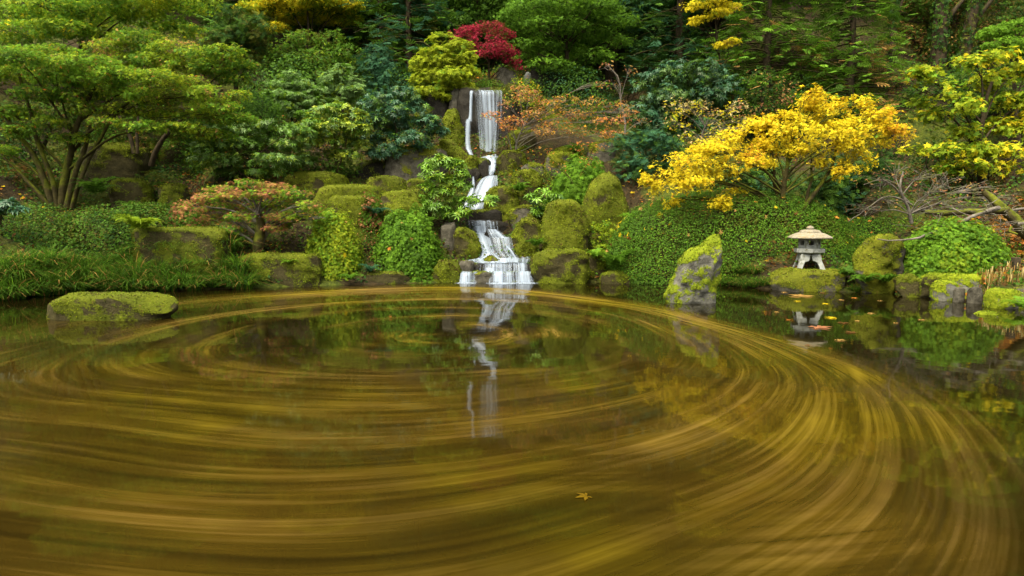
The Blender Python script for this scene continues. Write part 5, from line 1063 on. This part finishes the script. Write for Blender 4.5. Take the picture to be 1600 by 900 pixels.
for q, (px, dy, s) in enumerate([(1130, .08, .7), (1146, .1, .62), (1163, .07, .66), (1179, .1, .6), (1193, .2, .6), (1138, .5, .75), (1158, .5, .7), (1178, .5, .72), (1000, .1, .5), (1020, .1, .5), (1338, .1, .5), (1345, .3, .5)]):
    Y = 14.5
    for _ in range(12): Y = .5 * Y + .5 * (np.interp(at(px, 445, Y)[0], SX, SY) + dy)
    b = at(px, 445, Y); b[2] = gz(b[0], b[1]) - .03
    o = obj('grass_clump', GM[q % 4], None, b); o.rotation_euler.z = q * 1.3; o.scale = (s, s, s * .9)
    tag(o, (['%s small grass tuft right of the pond stone, at the waterline' % ORD[i] for i in range(5)] + ['%s grass tuft right of the pond stone, under the hedge' % ORD[i] for i in range(3)] + ['left tuft of a pair in front of the clipped hedge left of the pond stone', 'right tuft of a pair in front of the clipped hedge left of the pond stone', 'tiny grass tuft left of the hooded boulder, nearer the water', 'tiny grass tuft left of the hooded boulder, nearer the hedge'])[q], 'grass')

lv = Leaves(); k = 14000; X = rng.uniform(-14, 14, k); u = rng.random(k) ** 1.6; Y = np.interp(X, SX, SY) + .1 + u * 9; P = np.stack([X, Y, ground(X, Y) + .07], -1)
ok = (fbm(P * .8, 9) > .45); P = P[ok]
lv.add(P, np.array([0, 0, 1]) + rng.normal(size=P.shape) * .35, .07, STAR5, palette([('tan', 2), ('brown', 4), ('orange', 1.4), ('gold', .8)], P, 2, 5, .3))
k = 2600; px = rng.uniform(1480, 1680, k); py = rng.uniform(372, 440, k); P = []
for a, b in zip(px, py):
    Yg = 13.2 + (440 - b) / 68 * 3.2; q = at(a, b, Yg); P.append((q[0], Yg, 0))
P = np.array(P); P[:, 2] = ground(P[:, 0], P[:, 1]) + .05 + rng.random(k) * .05
lv.add(P, np.array([0, 0, 1]) + rng.normal(size=P.shape) * .4, .085, STAR5, palette([('tan', 3), ('brown', 3), ('orange', 2), ('amber', .6)], P, 2, 5, .3))
tag(lv.build('fallen_leaf_litter', LEAF), 'brown and orange fallen leaves scattered over the banks', kind='stuff')
lv = Leaves(); k = 110000; X = rng.uniform(-15, 19, k); Y = rng.uniform(12.5, 26, k); P = np.stack([X, Y, 0 * X], -1); ok = (fbm(P * .7, 21) > .40) & (Y > np.interp(X, SX, SY) + .06); P = P[ok]; P[:, 2] = ground(P[:, 0], P[:, 1]) + rng.random(len(P)) ** 2 * .22
lv.add(P, np.array([0, -.3, .8]) + rng.normal(size=P.shape) * .5, .08, SMALL, palette([('dark', 3), ('mid', 3), ('olive', 3), ('green', 1.4), ('brown', .8)], P, .8, 25, .6)); tag(lv.build('ground_cover', LEAF), 'low green creeping plants covering the slope', kind='stuff')
# straw coloured cut stalks along the right path edge
V, Fc, C = [], [], []
for q in range(420):
    p_ = at(rng.uniform(1490, 1640), 440, 13.2 + rng.uniform(-.25, .3)); p_[2] = gz(p_[0], p_[1]); h_ = rng.uniform(.12, .26); b = len(V); a = rng.uniform(-.02, .02)
    V += [p_ + [-.0045, 0, 0], p_ + [.0045, 0, 0], p_ + [.004 + a, rng.normal() * .02, h_], p_ + [-.006 + a, 0, h_]]; Fc.append((b, b + 1, b + 2, b + 3)); C += [np.array(PAL['tan' if q % 3 else 'cream']) * rng.uniform(.5, 1.1)] * 4
tag(obj('dry_stalks', mesh('dry_stalks', np.array(V), np.array(Fc), LEAF, tint=np.array(C))), 'strip of straw coloured cut stalks along the right bank', kind='stuff')
# dark post
b = at(1586, 424, 13.4); t = thing('low_post', 'short dark wooden post with a rail end at the right bank', 'post', b); k = m(13.4)
def boxm(x0, x1, y0, y1, z0, z1): return [(x, y, z) for z in (z0, z1) for x, y in ((x0, y0), (x1, y0), (x1, y1), (x0, y1))], [(3, 2, 1, 0), (4, 5, 6, 7), (0, 1, 5, 4), (1, 2, 6, 5), (2, 3, 7, 6), (3, 0, 4, 7)]
solid('post', *boxm(-5 * k, 5 * k, -.06, .06, -.15, 22 * k), WOOD, t, .01); solid('rail', *boxm(5.2 * k, 60 * k, -.04, .04, 8 * k, 13 * k), WOOD, t, .008)

# leaves afloat on the dark right side of the pond and in the swirl
def float_leaf(label, px, py, size, col, group=None):
    b = on_water(px, py); lv = Leaves(); lv.add(np.array([[0, 0, 0.]]), np.array([[0.05, -.05, 1.]]), size, BIG5, np.array([PAL[col]]), None, .1)
    V = np.concatenate(lv.V); V -= V.mean(0) * [1, 1, 0]; V[:, 2] = np.abs(V[:, 2]) * .5 + .006
    tag(obj('floating_leaf', mesh('floating_leaf', V, np.concatenate(lv.F), LEAF, tint=np.concatenate(lv.C)), None, b), label, 'leaf', group)
float_leaf('pale pink maple leaf floating below the lantern reflection', 1281, 512, .2, 'pink')
float_leaf('yellow maple leaf floating alone low in the swirl', 913, 777, .075, 'dullgold')
float_leaf('long tan leaf curl floating in front of the lantern slab', 1252, 463, .3, 'tan')
for px, py in [(1232, 500), (1300, 497), (1318, 505), (1340, 502), (1213, 488), (1312, 532), (1335, 466), (1315, 469), (1290, 475), (1225, 457), (1360, 490), (1262, 540), (1330, 520), (1400, 505), (1246, 471), (1375, 470), (1285, 458), (1440, 500)]:
    float_leaf('small fallen leaf afloat on the dark water near the right bank', px, py, rng.uniform(.07, .13), random.choice(['tan', 'gold', 'orange', 'brown']), 'leaves afloat near the right bank')
